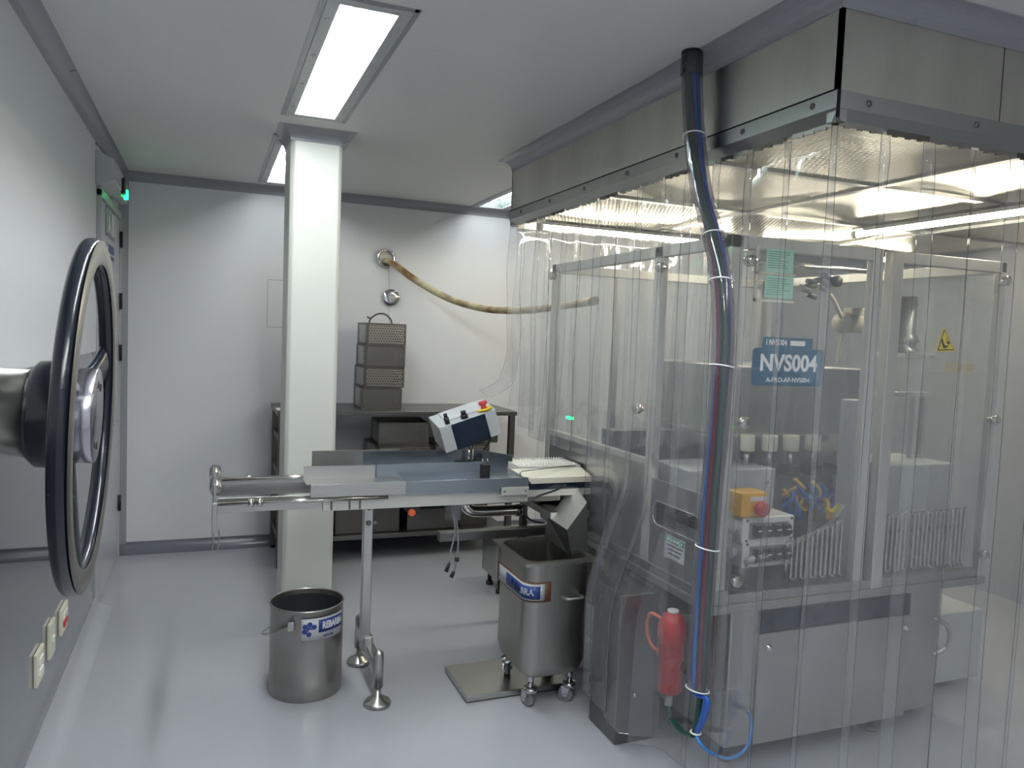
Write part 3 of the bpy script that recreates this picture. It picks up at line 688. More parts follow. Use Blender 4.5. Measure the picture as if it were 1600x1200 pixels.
# ---- wall port, hanging cap, hose
c = at(602, 404, YB)
t = thing('wall_port', 'round steel pipe port in the far wall', 'pipe port', (c.x, YB, c.z))
MB().lathe((c.x, YB, c.z), (0, -1, 0), [(0, 0.062), (0.012, 0.066), (0.03, 0.066), (0.034, 0.062), (0.034, 0.050), (0.004, 0.050)], 40).build('flange_ring', 'chrome', t)
MB().cyl((c.x, YB-0.001, c.z), (c.x, YB-0.004, c.z), 0.051).build('port_glass', 'whitepl', t)
MB().tube([(c.x+0.02, YB-0.03, c.z-0.062), (c.x+0.026, YB-0.02, c.z-0.12), (c.x+0.03, YB-0.02, c.z-0.21)], 0.0025, seg=6).build('chain', 'steel', t)
dc = at(610, 465, YB)
t = thing('port_cap', 'round steel cap hanging on a thin chain under the wall port', 'cap', (dc.x, YB-0.02, dc.z))
MB().lathe((dc.x, YB-0.012, dc.z), (0, -1, 0), [(0, 0), (0, 0.060), (0.010, 0.060), (0.013, 0.056), (0.014, 0.03), (0.015, 0)], 40).build('disc', 'chrome', t)
MB().tube([(dc.x-0.012, YB-0.02, dc.z-0.055), (dc.x-0.015, YB-0.025, dc.z-0.11), (dc.x-0.006, YB-0.03, dc.z-0.19)], 0.0025, seg=6).build('chain', 'steel', t)
pts = [Vector((c.x-0.005, YB-0.005, c.z-0.022)), Vector((c.x+0.04, YB-0.06, c.z-0.035))]
for (px, py, yy) in ((650, 438, 5.27), (700, 466, 5.08), (750, 481, 4.86), (790, 485, 4.66), (830, 484, 4.45), (870, 479, 4.2), (905, 474, 3.95), (930, 470, 3.6)): pts.append(at(px, py, yy))
o = MB().tube(pts, 0.0235, seg=20, smooth=6).build('rubber_hose', 'hosec'); tag(o, 'cream rubber hose with brown stains sagging from the wall port into the curtain', 'hose')

# ================================================================ BUCKET
bx, by, bh, br = 0.398, 3.205, 0.372, 0.147
t = thing('steel_bucket', 'round stainless bucket with a blue label standing before the column', 'bucket', (bx, by, 0))
MB().lathe((bx, by, 0), (0, 0, 1), [(0, 0), (0, br), (0.002, br+0.001), (0.072, br+0.001), (0.074, br), (bh-0.006, br), (bh-0.003, br+0.004), (bh+0.002, br+0.003), (bh+0.003, br-0.002), (bh-0.002, br-0.003), (0.006, br-0.003), (0.006, 0)], 64).build('body', 'worn', t)
MB().lathe((bx, by, 0), (0, 0, 1), [(0.0062, 0), (0.0065, br-0.0032), (bh-0.02, br-0.0035), (bh-0.02, br-0.004), (0.008, br-0.005), (0.008, 0)], 64).build('dark_inside', 'shadowgap', t)  # near-black layer over the inside wall and bottom
def onbucket(a, z, off=0.0015): a = math.radians(a); return Vector((bx+(br+off)*math.cos(a), by+(br+off)*math.sin(a), z))
def bucket_patch(name, a0, a1, z0, z1, off, mat, par, slope=0):
    b = MB(); n = 16
    b.grid(lambda u, v: onbucket(a0+(a1-a0)*u, z0+(z1-z0)*v, off), n, 2)
    o = b.build(name, mat, par); s_ = o.modifiers.new('s', 'SOLIDIFY'); s_.thickness = 0.0006; return o
lb = bucket_patch('label', -105, -28, 0.255, 0.345, 0.002, 'labelw', t)
bucket_patch('blue_band', -79, -31, 0.285, 0.337, 0.0032, 'navy', lb)
def bcurve(a_c, z_c, ws, off=0.0040):
    return lambda x, y, z: onbucket(a_c + math.degrees(x*ws/br), z_c+y, off+z)
lettering('lettering', 'REBARBA', 0.040, 'white', (0, 0, 0), (1, 0, 0), (0, 0, 1), lb, bold=0.0012, curve=bcurve(-53, 0.311, 0.62))
b = MB()
for a in range(4):
    e = math.radians(a*60+25); r_ = 0.020
    ac, zc = -93+math.degrees(r_*math.cos(e)/br), 0.302+r_*math.sin(e)
    pts = [onbucket(ac+math.degrees(0.0105*math.cos(q*PI/6)/br), zc+0.0105*math.sin(q*PI/6), 0.0032) for q in range(12)]
    b.bm.faces.new([b.bm.verts.new(p) for p in pts])
    w_ = [onbucket(-93+math.degrees(v*math.cos(e+s_)/br), 0.302+v*math.sin(e+s_), 0.0031) for v, s_ in ((0.003, 1.2), (0.02, 0.3), (0.02, -0.3), (0.003, -1.2))]
    b.bm.faces.new([b.bm.verts.new(p) for p in w_])
e = math.radians(205)
for a in (205, 265):
    e = math.radians(a); ac, zc = -93+math.degrees(0.02*math.cos(e)/br), 0.302+0.02*math.sin(e)
    b.bm.faces.new([b.bm.verts.new(onbucket(ac+math.degrees(0.010*math.cos(q*PI/6)/br), zc+0.010*math.sin(q*PI/6), 0.0033)) for q in range(12)])
b.build('flower_emblem', 'navy', lb)
lettering('small_print', 'MENAL', 0.014, 'navy', (0, 0, 0), (1, 0, 0), (0, 0, 1), lb, curve=bcurve(-62, 0.268, 1.1))
pl, pr_ = onbucket(-121, 0.315, 0.005), onbucket(59, 0.315, 0.005)
b = MB(); b.box(pl-Vector((0.012, 0.006, 0.018)), pl+Vector((0.012, 0.004, 0.018)), 0.002); b.build('handle_lug', 'steel', t)
md = (pl+pr_)/2; sdv = Vector((math.cos(math.radians(149)), math.sin(math.radians(149)), 0))
hp = []
for k in range(13):
    a = PI*k/12; p = md + (pl-md)*math.cos(a)*1.02 + sdv*0.180*math.sin(a) + Vector((0, 0, -0.085*math.sin(a)))
    hp.append(p)
MB().tube(hp, 0.004, seg=8, smooth=2).build('handle', 'steel', t)

# ================================================================ INFEED CONVEYOR
CY_, CB_ = 2.96, 3.33       # front and back
t = thing('infeed_conveyor', 'long steel infeed conveyor on a T-shaped foot, running into the curtain', 'conveyor', (0.64, 3.15, 0))
conv = t
for y, nm in ((CY_+0.03, 0), (CB_, 1)):
    b = MB(); b.box((0.04, y, 0.805), (0.60, y+0.004, 0.86)); b.build('side_rail', 'steel', t, bevel=0.001)
b = MB(); b.box((0.045, CY_+0.16, 0.84), (0.62, CY_+0.165, 0.885)); b.build('centre_rail', 'steel', t)
MB().box((0.42, CY_+0.02, 0.795), (1.28, CY_+0.03, 0.852)).build('under_frame', 'alu', t, bevel=0.002)
MB().box((0.42, CB_-0.03, 0.815), (1.55, CB_-0.02, 0.852)).build('under_frame', 'alu', t, bevel=0.002)
b = MB()
b.bm.free()
for x in (0.45, 0.52, 0.56): MB().box((x, CY_+0.013, 0.80), (x+0.006, CY_+0.02, 0.845)).build('bracket', 'dark', t)
for y, z, xr in ((CY_, 0.845, 0.42), (CY_+0.16, 0.905, 0.40), (CB_, 0.868, 0.45)):
    r = MB().cyl((0.035, y, z), (xr+0.25, y, z), 0.0075, seg=14).build('guide_rod', 'bright', t)
for x, y, z in ((0.145, CY_, 0.845), (0.175, CY_, 0.845)): MB().cyl((x, y, z), (x+0.022, y, z), 0.016, seg=18).build('collar', 'bright', t)
MB().cyl((0.155, CB_, 0.868), (0.175, CB_, 0.868), 0.013, seg=18).build('collar', 'bright', t)
# left end bracket and its drum
b = MB(); b.box((0.025, CY_-0.005, 0.79), (0.035, CB_+0.01, 0.92)); b.box((0.022, CY_-0.008, 0.74), (0.040, CY_+0.02, 0.85)); b.build('end_plate', 'steel', t, bevel=0.002)
for y in (CY_+0.05, CB_-0.05): MB().cyl((0.035, y, 0.885), (0.035, y+0.07, 0.905), 0.022, seg=20).build('roller_drum', 'steel', t)
for dx in (0, 0.018): MB().tube([(0.028+dx, CY_+0.005, 0.75), (0.026+dx*1.2, CY_+0.003, 0.71), (0.024+dx, CY_, 0.675)], 0.003, seg=8).build('tie_rod', 'steel', t)
# trays: near wing and upright guides
zt = 0.855
def pol(name, pts, d, mat): MB().poly(pts, d).build(name, mat, t, bevel=0.001)
b = MB(); b.poly([(0.352, CY_+0.02, 0.898), (0.380, CY_-0.01, 0.858), (0.380, CY_-0.013, 0.905), (0.37, CY_+0.015, 0.905)], (0.0, 0.0, 0.0015))
MB().poly([(0.37, CY_-0.005, 0.855), (0.74, CY_-0.005, 0.855), (0.74, CY_-0.005, 0.905), (0.37, CY_-0.005, 0.905)], (0, 0.004, 0)).build('tray_lip', 'steel', t, bevel=0.001)
b.bm.free()
MB().box((0.355, CY_, 0.903), (0.74, CY_+0.11, 0.906)).build('tray', 'steel', t)
MB().box((0.355, CY_+0.10, 0.903), (0.74, CY_+0.104, 0.958)).box((0.355, CY_+0.094, 0.954), (0.74, CY_+0.104, 0.958)).build('guide_plate', 'steel', t)
MB().box((0.64, CY_+0.088, 0.896), (1.10, CY_+0.092, 0.962)).box((0.64, CY_+0.08, 0.958), (1.10, CY_+0.092, 0.962)).build('guide_plate', 'blue', t)
MB().poly([(0.60, CY_-0.002, 0.905), (0.60, CY_-0.002, 0.852), (1.27, CY_-0.002, 0.846), (1.27, CY_-0.002, 0.905)], (0, 0.004, 0)).build('tray_lip', 'blue', t, bevel=0.001)
MB().box((0.60, CY_+0.002, 0.898), (1.27, CY_+0.36, 0.902)).build('tray', 'blue', t)
MB().box((0.42, CB_+0.005, 0.905), (0.80, CB_+0.009, 0.975)).box((0.42, CB_+0.001, 0.972), (0.80, CB_+0.009, 0.976)).build('guide_plate', 'steel', t)
MB().box((0.64, CB_-0.004, 0.902), (1.12, CB_, 0.972)).box((0.64, CB_-0.01, 0.968), (1.12, CB_, 0.972)).build('guide_plate', 'blue', t)
MB().poly([(1.12, CB_-0.002, 0.902), (1.12, CB_-0.002, 0.976), (1.29, CB_-0.13, 0.960), (1.29, CB_-0.13, 0.902)], (0.003, 0.004, 0)).build('deflector_plate', 'blue', t, bevel=0.001)
MB().box((1.085, CY_+0.075, 0.902), (1.125, CY_+0.115, 0.950), 0.003).build('clamp_block', 'black', t)
for dx in (0.005, 0.028): MB().cyl((1.09+dx, CY_+0.095, 0.95), (1.09+dx, CY_+0.095, 0.972), 0.003, seg=8).build('stud', 'bright', t)
# white chain belt with teeth
b = MB(); b.box((1.275, CY_+0.12, 0.868), (1.575, CB_-0.07, 0.930))
for k in range(22):
    for yy in (CY_+0.14, CB_-0.09): b.cyl((1.285+k*0.0128, yy, 0.930), (1.285+k*0.0128, yy, 0.940), 0.004, 0.002, seg=8)
b.build('chain_belt', 'whitepl', t)
b = MB(); b.poly([(1.235, CY_+0.11, 0.918), (1.575, CY_+0.11, 0.918), (1.575, CY_+0.012, 0.895), (1.27, CY_+0.012, 0.895)], (0, 0, 0.003)); b.poly([(1.27, CY_+0.01, 0.897), (1.575, CY_+0.01, 0.897), (1.575, CY_+0.01, 0.874), (1.29, CY_+0.01, 0.874)], (0, 0.003, 0)); b.build('cover_plate', 'cream', t)
MB().tube([(1.24, CY_+0.02, 0.903), (1.24, CY_+0.02, 0.925), (1.25, CY_+0.02, 0.928), (1.575, CY_+0.13, 0.928)], 0.003, seg=8, smooth=1).build('guide_wire', 'bright', t)
MB().box((1.275, CY_+0.02, 0.846), (1.575, CY_+0.03, 0.874)).build('belt_side', 'screen', t)
MB().box((1.27, CY_+0.012, 0.818), (1.575, CY_+0.022, 0.846)).build('lower_plate', 'alu', t)
MB().box((1.145, CY_-0.012, 0.832), (1.27, CY_-0.006, 0.868)).build('name_plate', 'alu', t, bevel=0.002)
for x in (1.16, 1.255): MB().cyl((x, CY_-0.012, 0.850), (x, CY_-0.014, 0.850), 0.004, seg=10).build('screw', 'dark', t)
MB().box((1.0, CY_+0.03, 0.79), (1.44, CB_-0.03, 0.818)).build('drive_housing', 'dark', t, bevel=0.004)
# little orange sensor
MB().box((0.75, CY_+0.03, 0.775), (0.80, CY_+0.06, 0.80), 0.004).box((0.775, CY_+0.025, 0.765), (0.81, CY_+0.05, 0.80), 0.003).build('sensor_bracket', 'black', t)
MB().cyl((0.775, CY_+0.02, 0.772), (0.775, CY_+0.055, 0.772), 0.014).build('knob', 'orange', t)
# leg with T foot
MB().box((0.612, 3.135, 0.16), (0.650, 3.175, 0.79), 0.003).build('leg', 'steel', t)
hb = MB().box((0.605, 3.04, 0.785), (0.66, 3.26, 0.797)).build('mounting_plate', 'steel', t)
for z in (0.765, 0.70): MB().lathe((0.631, 3.135, z), (0, -1, 0), [(0, 0.011), (0.004, 0.011), (0.005, 0.006), (0.001, 0)], 16).build('bolt', 'dark', t)
for z in (0.70,): MB().cyl((0.650, 3.15, z), (0.672, 3.15, z), 0.008).build('clamp_handle', 'steel', t)
ft = MB().box((0.634, 2.97, 0.135), (0.670, 3.36, 0.180), 0.004).box((0.622, 3.12, 0.15), (0.66, 3.19, 0.22), 0.006).build('crossbar', 'steel', t)
for y in (2.965, 3.375):
    p = MB(); p.lathe((0.652, y, 0), (0, 0, 1), [(0.075, 0), (0.075, 0.021), (0.205, 0.021), (0.218, 0.018), (0.226, 0.010), (0.228, 0)], 24); fo = p.build('foot_sleeve', 'steel', t)
    MB().lathe((0.652, y, 0), (0, 0, 1), [(0, 0), (0, 0.052), (0.010, 0.055), (0.018, 0.050), (0.024, 0.030), (0.034, 0.024), (0.036, 0.013), (0.080, 0.012), (0.080, 0)], 36).build('levelling_foot', 'steel', t)
# second support, beam, pipe
p0 = at(704, 790, 3.15)
MB().box((p0.x-0.03, 3.10, 0.70), (p0.x+0.03, 3.14, 0.80)).build('drop_plate', 'bench', t)
pa, pb = at(690, 838, 3.15), at(905, 822, 3.15)
MB().box((p0.x-0.05, 3.13, pa.z-0.02), (1.52, 3.17, pa.z+0.02), 0.003).build('tie_beam', 'bench', t)
pe = [at(724, 776, 3.2), at(727, 790, 3.2), at(737, 798, 3.2), at(755, 799, 3.2), at(800, 797, 3.2), at(815, 796, 3.2)]
MB().tube(pe, 0.025, seg=18, smooth=5).build('elbow_pipe', 'bright', t)
MB().cyl(at(806, 797, 3.2), at(812, 797, 3.2), 0.028).build('pipe_flange', 'dark', t)
p1, p2 = at(706, 775, 3.0), at(700, 895, 3.02)
MB().tube([at(703, 782, 3.05), at(707, 800, 3.04), at(711, 830, 3.03), at(705, 858, 3.02), at(702, 880, 3.02)], 0.004, seg=8).build('loose_cable', 'grey', t)
MB().tube([at(703, 782, 3.05), at(713, 815, 3.05), at(716, 840, 3.04), at(714, 870, 3.03), at(709, 895, 3.03)], 0.004, seg=8).build('loose_cable', 'grey', t)
MB().cyl(at(702, 880, 3.02), at(697, 893, 3.02), 0.006, 0.009).build('plug', 'black', t)
MB().cyl(at(709, 893, 3.03), at(705, 902, 3.03), 0.007, 0.010).build('plug', 'black', t)
MB().cyl(at(714, 871, 3.03), at(714, 877, 3.03), 0.009).build('connector', 'black', t)
o = MB().tube([at(884, 757, 2.94), at(868, 766, 2.94), at(835, 778, 2.94), at(822, 793, 2.94), at(824, 808, 2.94), at(836, 815, 2.95), at(850, 817, 2.97)], 0.0045, seg=8).build('black_cable', 'black'); tag(o, 'thin black cable looping below the white conveyor chain', 'cable')

# ================================================================ CONTROL BOX on its pole
t = thing('control_terminal', 'tilted grey control box with dark screen and red emergency button over the conveyor', 'control box', (1.12, 3.28, 0.90))
rv = Vector((0.270, 0, 0.088)).normalized()          # box leans to the left
cdir = Vector((0.0, 0.40, 0.0))
FL, FR = at(686, 669, 3.26), at(774, 639, 3.26)
R_ = (FR-FL); wd_ = R_.length; R_.normalize(); Dn = Vector((0.10, 0, -1)); Dn = (Dn - R_*Dn.dot(R_)).normalized(); Bk = R_.cross(Dn); 
if Bk.y < 0: Bk = -Bk
Bk = (Bk + 0.0*Dn).normalized()
hgt = 0.120; dep = 0.145
def bp(u, v, w_): return FL + R_*(u*wd_) + Dn*(v*hgt) + Bk*(w_*dep) - Dn*(w_*0.035)   # top surface rises to the back
def hull(name, us, vs, ws, mat, par, bevel=0.003):
    b = MB(); V = {}
    for i in (0, 1):
        for j in (0, 1):
            for k in (0, 1): V[i, j, k] = b.bm.verts.new(bp(us[i], vs[j], ws[k]))
    for q in (((0, 0, 0), (0, 0, 1), (0, 1, 1), (0, 1, 0)), ((1, 0, 0), (1, 1, 0), (1, 1, 1), (1, 0, 1)), ((0, 0, 0), (1, 0, 0), (1, 0, 1), (0, 0, 1)), ((0, 1, 0), (0, 1, 1), (1, 1, 1), (1, 1, 0)), ((0, 0, 0), (0, 1, 0), (1, 1, 0), (1, 0, 0)), ((0, 0, 1), (1, 0, 1), (1, 1, 1), (0, 1, 1))): b.bm.faces.new([V[x] for x in q])
    return b.build(name, mat, par, bevel=bevel)
hull('housing', (0, 1), (0, 1.0), (0, 1), 'lgrey', t)
hull('display', (0.20, 0.80), (0.03, 1.02), (-0.05, 0.02), 'screen', t, 0.004)
hull('lid', (0.16, 0.82), (-0.06, 0.0), (0.22, 0.92), 'labelw', t, 0.002)
for u, mt_, h_, r_, nm in ((0.17, 'black', 0.030, 0.012, 'key_switch'), (0.47, 'black', 0.016, 0.017, 'rotary_switch')):
    p = bp(u, 0, 0.1); MB().cyl(p, p-Dn*h_, r_).cyl(p-Dn*h_, p-Dn*(h_+0.018), r_*0.7).build(nm, mt_, t)
p = bp(0.85, 0, 0.22); MB().cyl(p, p-Dn*0.006, 0.036).build('warning_ring', 'warn', t)
MB().lathe(p-Dn*0.006, -Dn, [(0, 0.012), (0.016, 0.012), (0.018, 0.019), (0.030, 0.020), (0.033, 0.017), (0.034, 0)], 24).build('emergency_button', 'pinkred', t)
pb_ = at(733, 700, 3.28)
MB().cyl((pb_.x, 3.28, 0.90), (pb_.x, 3.28, pb_.z+0.02), 0.006).cyl((pb_.x+0.015, 3.27, 0.90), (pb_.x+0.015, 3.27, pb_.z+0.02), 0.004).build('pole', 'bright', t)
MB().box((pb_.x-0.03, 3.25, 0.902), (pb_.x+0.04, 3.30, 0.912)).build('pole_base', 'black', t)
MB().tube([bp(0.9, 1, 0.5), bp(0.88, 1.2, 0.5), bp(0.80, 1.5, 0.5), Vector((pb_.x+0.03, 3.27, 0.93))], 0.005).build('cable', 'black', t)

# ================================================================ CART, FLOOR PLATE, LOW CABINET, SIDE TABLE
t = thing('floor_plate', 'low square stainless floor plate under the cart', 'floor plate', (1.25, 3.02, 0))
MB().box((0.995, 2.865, 0.006), (1.47, 3.175, 0.030)).build('plate', 'steel', t, bevel=0.004)
MB().box((1.0, 2.87, 0), (1.465, 3.17, 0.008)).build('rubber_base', 'dark', t)
kx0, kx1, ky0, ky1, kz0, kz1 = 1.155, 1.474, 2.685, 3.060, 0.165, 0.618
t = thing('waste_cart', 'tall stainless bin on four castors catching waste below the chute', 'cart', ((kx0+kx1)/2, (ky0+ky1)/2, 0))
def rloop(x0, x1, y0, y1, r, z): return [Vector(((x0+x1)/2+a, (y0+y1)/2+b_, z)) for a, b_ in rbox_pts(x1-x0, y1-y0, r, 6)]
b = MB()
def loft(b, loops, cap0=False, cap1=False):
    Rg = [[b.bm.verts.new(p) for p in L] for L in loops]
    for A, B in zip(Rg, Rg[1:]):
        n = len(A)
        for i in range(n):
            f = b.bm.faces.new((A[i], A[(i+1) % n], B[(i+1) % n], B[i])); f.smooth = True
    if cap0: b.bm.faces.new(Rg[0][::-1])
    if cap1: b.bm.faces.new(Rg[-1])
i_ = 0.018
loft(b, [rloop(kx0+0.05, kx1-0.05, ky0+0.05, ky1-0.05, 0.04, kz0-0.03), rloop(kx0+0.03, kx1-0.03, ky0+0.03, ky1-0.03, 0.05, kz0-0.012), rloop(kx0+i_, kx1-i_, ky0+i_, ky1-i_, 0.055, kz0+0.03), rloop(kx0+i_, kx1-i_, ky0+i_, ky1-i_, 0.055, kz1-0.012), rloop(kx0, kx1, ky0, ky1, 0.008, kz1-0.012), rloop(kx0, kx1, ky0, ky1, 0.008, kz1), rloop(kx0+0.026, kx1-0.026, ky0+0.026, ky1-0.026, 0.05, kz1), rloop(kx0+0.028, kx1-0.028, ky0+0.028, ky1-0.028, 0.05, kz1-0.02), rloop(kx0+0.028, kx1-0.028, ky0+0.028, ky1-0.028, 0.05, kz0+0.03), rloop(kx0+0.05, kx1-0.05, ky0+0.05, ky1-0.05, 0.04, kz0+0.01)], True, True)
q = b.build('bin_body', 'worn', t); q.modifiers.new('e', 'EDGE_SPLIT').split_angle = 0.6
MB().box((kx0+0.05, ky0+0.05, kz0+0.012), (kx1-0.05, ky1-0.05, kz0+0.018)).build('bin_floor', 'black', t)
def cart_face(u, z, off=0.0):   # walk along near-left faces: u metres from the near left corner; negative = along the left face
    x0, y0, r = kx0+i_, ky0+i_, 0.055; L = r*PI/2
    if u < 0: return Vector((x0-off, y0+r-u, z))
    if u < L:
        a = PI + (u/r); return Vector((x0+r+(r+off)*math.cos(a), y0+r+(r+off)*math.sin(a), z))
    return Vector((x0+r+(u-L), y0-off, z))
def cpatch(name, u0, u1, z0, z1, off, mat, par):
    o = MB().grid(lambda u, v: cart_face(u0+(u1-u0)*u, z0+(z1-z0)*v, off), 24, 1).build(name, mat, par); s_ = o.modifiers.new('s', 'SOLIDIFY'); s_.thickness = 0.0006; return o
lb = cpatch('label', -0.27, 0.135, 0.455, 0.535, 0.001, 'rust', t)
cpatch('white_field', -0.25, 0.108, 0.462, 0.528, 0.002, 'labelw', lb)
cpatch('blue_field', -0.16, 0.088, 0.468, 0.520, 0.003, 'navy', lb)
lettering('lettering', 'P / QUEBRA', 0.036, 'white', (0, 0, 0), (1, 0, 0), (0, 0, 1), lb, bold=0.001, curve=lambda x, y, z: cart_face(-0.02+x*0.88, 0.494+y, 0.0038))
b = MB(); yh = ky0+i_
b.tube([(kx0+0.17, yh, 0.47), (kx0+0.17, yh-0.045, 0.475), (kx0+0.19, yh-0.05, 0.475), (kx1-0.09, yh-0.05, 0.475), (kx1-0.07, yh-0.045, 0.475), (kx1-0.07, yh, 0.47)], 0.0055, seg=10, smooth=2); b.build('handle', 'steel', t)
def caster(x, y, rz, zb=0.0):
    cs = MB(); cs.cyl((x, y, 0.085+zb), (x, y, 0.155), 0.013); cs.lathe((x, y, 0.062+zb), (0, 0, 1), [(0, 0), (0, 0.026), (0.012, 0.031), (0.020, 0.028), (0.024, 0)], 24); 
    ca, sa = math.cos(rz), math.sin(rz); ox, oy = 0.014*ca, 0.014*sa
    for s_ in (-1, 1):
        px_, py_ = x+ox-sa*0.017*s_, y+oy+ca*0.017*s_
        cs.poly([(px_-ca*0.018, py_-sa*0.018, 0.068+zb), (px_+ca*0.018, py_+sa*0.018, 0.068+zb), (px_+ca*0.012, py_+sa*0.012, 0.022+zb), (px_-ca*0.006, py_-sa*0.006, 0.022+zb)], (-sa*0.003*s_, ca*0.003*s_, 0))
    o = cs.build('castor', 'chrome', t)
    MB().cyl((x+ox+sa*0.013, y+oy-ca*0.013, 0.030+zb), (x+ox-sa*0.013, y+oy+ca*0.013, 0.030+zb), 0.030, seg=28).build('wheel', 'grey', o)
    MB().cyl((x+ox+sa*0.022, y+oy-ca*0.022, 0.030+zb), (x+ox-sa*0.022, y+oy+ca*0.022, 0.030+zb), 0.006, seg=12).build('axle', 'chrome', o)
caster(1.235, 2.77, 1.9); caster(1.225, 3.0, 1.2, 0.030); caster(1.41, 2.77, 2.6); caster(1.41, 3.0, 0.6, 0.030)

t = thing('low_cabinet', 'low steel cabinet on small feet behind the cart', 'cabinet', (1.75, 4.2, 0))
b = MB(); b.box((1.56, 4.05, 0.09), (2.15, 4.30, 0.34)); b.build('body', 'steel', t, bevel=0.004)
MB().box((1.60, 4.046, 0.11), (2.12, 4.05, 0.32)).build('front_panel', 'screen', t)
for x in (1.60, 2.1):
    for y in (4.09, 4.26): MB().cyl((x, y, 0), (x, y, 0.09), 0.012).cyl((x, y, 0), (x, y, 0.02), 0.022).build('foot', 'black', t)

t = thing('side_table', 'steel side table at the open end of the machine, below the conveyor', 'table', (1.6, 3.3, 0))
tx0, tx1, ty0, ty1, tz = 1.385, 1.575, 2.97, 3.72, 0.745
MB().box((tx0, ty0, tz-0.03), (tx1, ty1, tz)).build('table_top', 'steel', t, bevel=0.003)
for x, y in ((tx0+0.155, ty1-0.06),): MB().box((x, y, 0.0), (x+0.035, y+0.035, tz-0.03), 0.003).build('leg', 'dark', t)
MB().box((tx1-0.035, ty0+0.08, 0.0), (tx1, ty0+0.115, tz-0.03), 0.003).build('leg', 'dark', t)
b = MB(); b.grid(lambda u, v: Vector((1.405+0.165*u, 3.14+0.16*v+0.03*math.sin(u*5), tz+0.016+0.022*math.sin(u*3.0)*math.cos(v*2.2)**2+0.006*math.sin(v*14+u*6))), 16, 14)
q = b.build('folded_cloth', 'cloth'); tag(q, 'folded cream cloth on the side table behind the chute', 'cloth'); sm = q.modifiers.new('s', 'SOLIDIFY'); sm.thickness = 0.022; sm.offset = -1
# chute
t = thing('discharge_chute', 'bent stainless sheet chute dropping waste from the machine into the cart', 'chute', (1.45, 2.9, 0.75))
A = [at(899, 757, 3.02), at(917, 785, 2.78), at(886, 828, 2.78), at(856, 808, 3.02)]
b = MB(); b.poly(A, (0.0015, 0.001, -0.002)); b.build('slide_plate', 'alu', t)  # paler metal than the rest of the sheet, imitating its lit face
b = MB(); b.poly([at(917, 785, 2.782), at(886, 828, 2.782), at(893, 872, 2.782), at(918, 860, 2.782)], (0.0, 0.002, 0)); b.build('side_cheek', 'bench', t)  # darker metal imitates shade on this face of the same sheet
b = MB(); b.poly([at(856, 808, 3.02), at(886, 828, 2.78), at(888, 866, 2.78), at(851, 838, 3.02)], (0.003, 0.003, 0)); b.build('lower_apron', 'bench', t)  # apron darkened likewise, as the side turned from the light

# ================================================================ THE MACHINE
mx0, mx1, my0, my1 = 1.585, 2.885, 2.09, 3.50
ZT, ZF = 0.620, 1.860
t = thing('packaging_machine', 'large enclosed steel packaging machine behind the clear curtain', 'machine', (mx0, my0, 0)); mc = t
# table deck
MB().box((mx0-0.012, my0-0.012, ZT-0.03), (mx1, my1, ZT), 0.003).build('table_deck', 'box', t)
MB().box((mx0, my0-0.004, ZT), (mx1-0.05, my0+0.03, ZT+0.034)).build('deck_rail', 'steel', t, bevel=0.002)
MB().box((mx0-0.004, my0, ZT), (mx0+0.03, my1, ZT+0.034)).build('deck_rail', 'steel', t, bevel=0.002)
MB().box((mx0-0.005, my0-0.005, ZT-0.03), (mx0+0.06, my0+0.06, ZT+0.05)).build('corner_block', 'steel', t, bevel=0.003)
# base cabinet
MB().box((mx0+0.10, my0+0.02, 0.095), (2.52, 3.30, ZT-0.03)).build('base_cabinet', 'box', t, bevel=0.006)
fp = MB().box((1.80, my0+0.006, 0.098), (2.515, my0+0.02, 0.497)).build('front_cover', 'box', t, bevel=0.003)
for x, z in ((1.84, 0.445), (2.49, 0.445)): MB().lathe((x, my0+0.006, z), (0, -1, 0), [(0, 0.014), (0.005, 0.013), (0.012, 0.007), (0.014, 0)], 20).build('latch_knob', 'chrome', fp)
MB().box((1.80, my0+0.012, 0.499), (2.515, my0+0.022, 0.575)).build('dark_slot', 'screen', t)
MB().box((2.53, my0+0.05, 0.085), (2.72, 3.2, ZT-0.03)).build('side_cabinet', 'box', t, bevel=0.004)
MB().box((2.70, my0+0.25, 0.05), (3.25, 3.0, 0.36)).build('rear_box', 'lgrey', t, bevel=0.006)
MB().tube([(2.66, my0+0.03, 0.46), (2.71, my0, 0.43), (2.715, my0, 0.35), (2.67, my0+0.03, 0.31)], 0.008).build('cover_handle', 'steel', t)
for x, y in ((1.76, 2.2), (2.46, 2.2), (1.76, 3.15), (2.46, 3.15)):
    MB().cyl((x, y, 0), (x, y, 0.095), 0.010).lathe((x, y, 0), (0, 0, 1), [(0, 0), (0, 0.026), (0.01, 0.026), (0.018, 0.012), (0.018, 0)], 18).build('levelling_foot', 'dark', t)
cs = MB(); cs.cyl((2.36, 2.22, 0.03), (2.39, 2.22, 0.03), 0.03).box((2.355, 2.20, 0.03), (2.395, 2.24, 0.095)); cs.build('castor', 'grey', t)
# leg box that stands proud of the left side
lx = 1.418
MB().box((lx, 2.40, 0.0), (1.583, 2.605, 0.565)).build('leg_box', 'bench', t, bevel=0.004)
MB().box((1.583, 2.44, 0.30), (1.70, 2.62, 0.58)).build('leg_box_arm', 'worn', t)
MB().lathe((1.50, 2.40, 0.18), (0, -1, 0), [(0, 0.009), (0.004, 0.006), (0.004, 0)], 14).build('screw', 'chrome', t)
# lower side panel
MB().box((mx0+0.04, my0+0.03, 0.30), (mx0+0.10, my1-0.15, ZT-0.03)).build('side_skirt', 'dark', t)
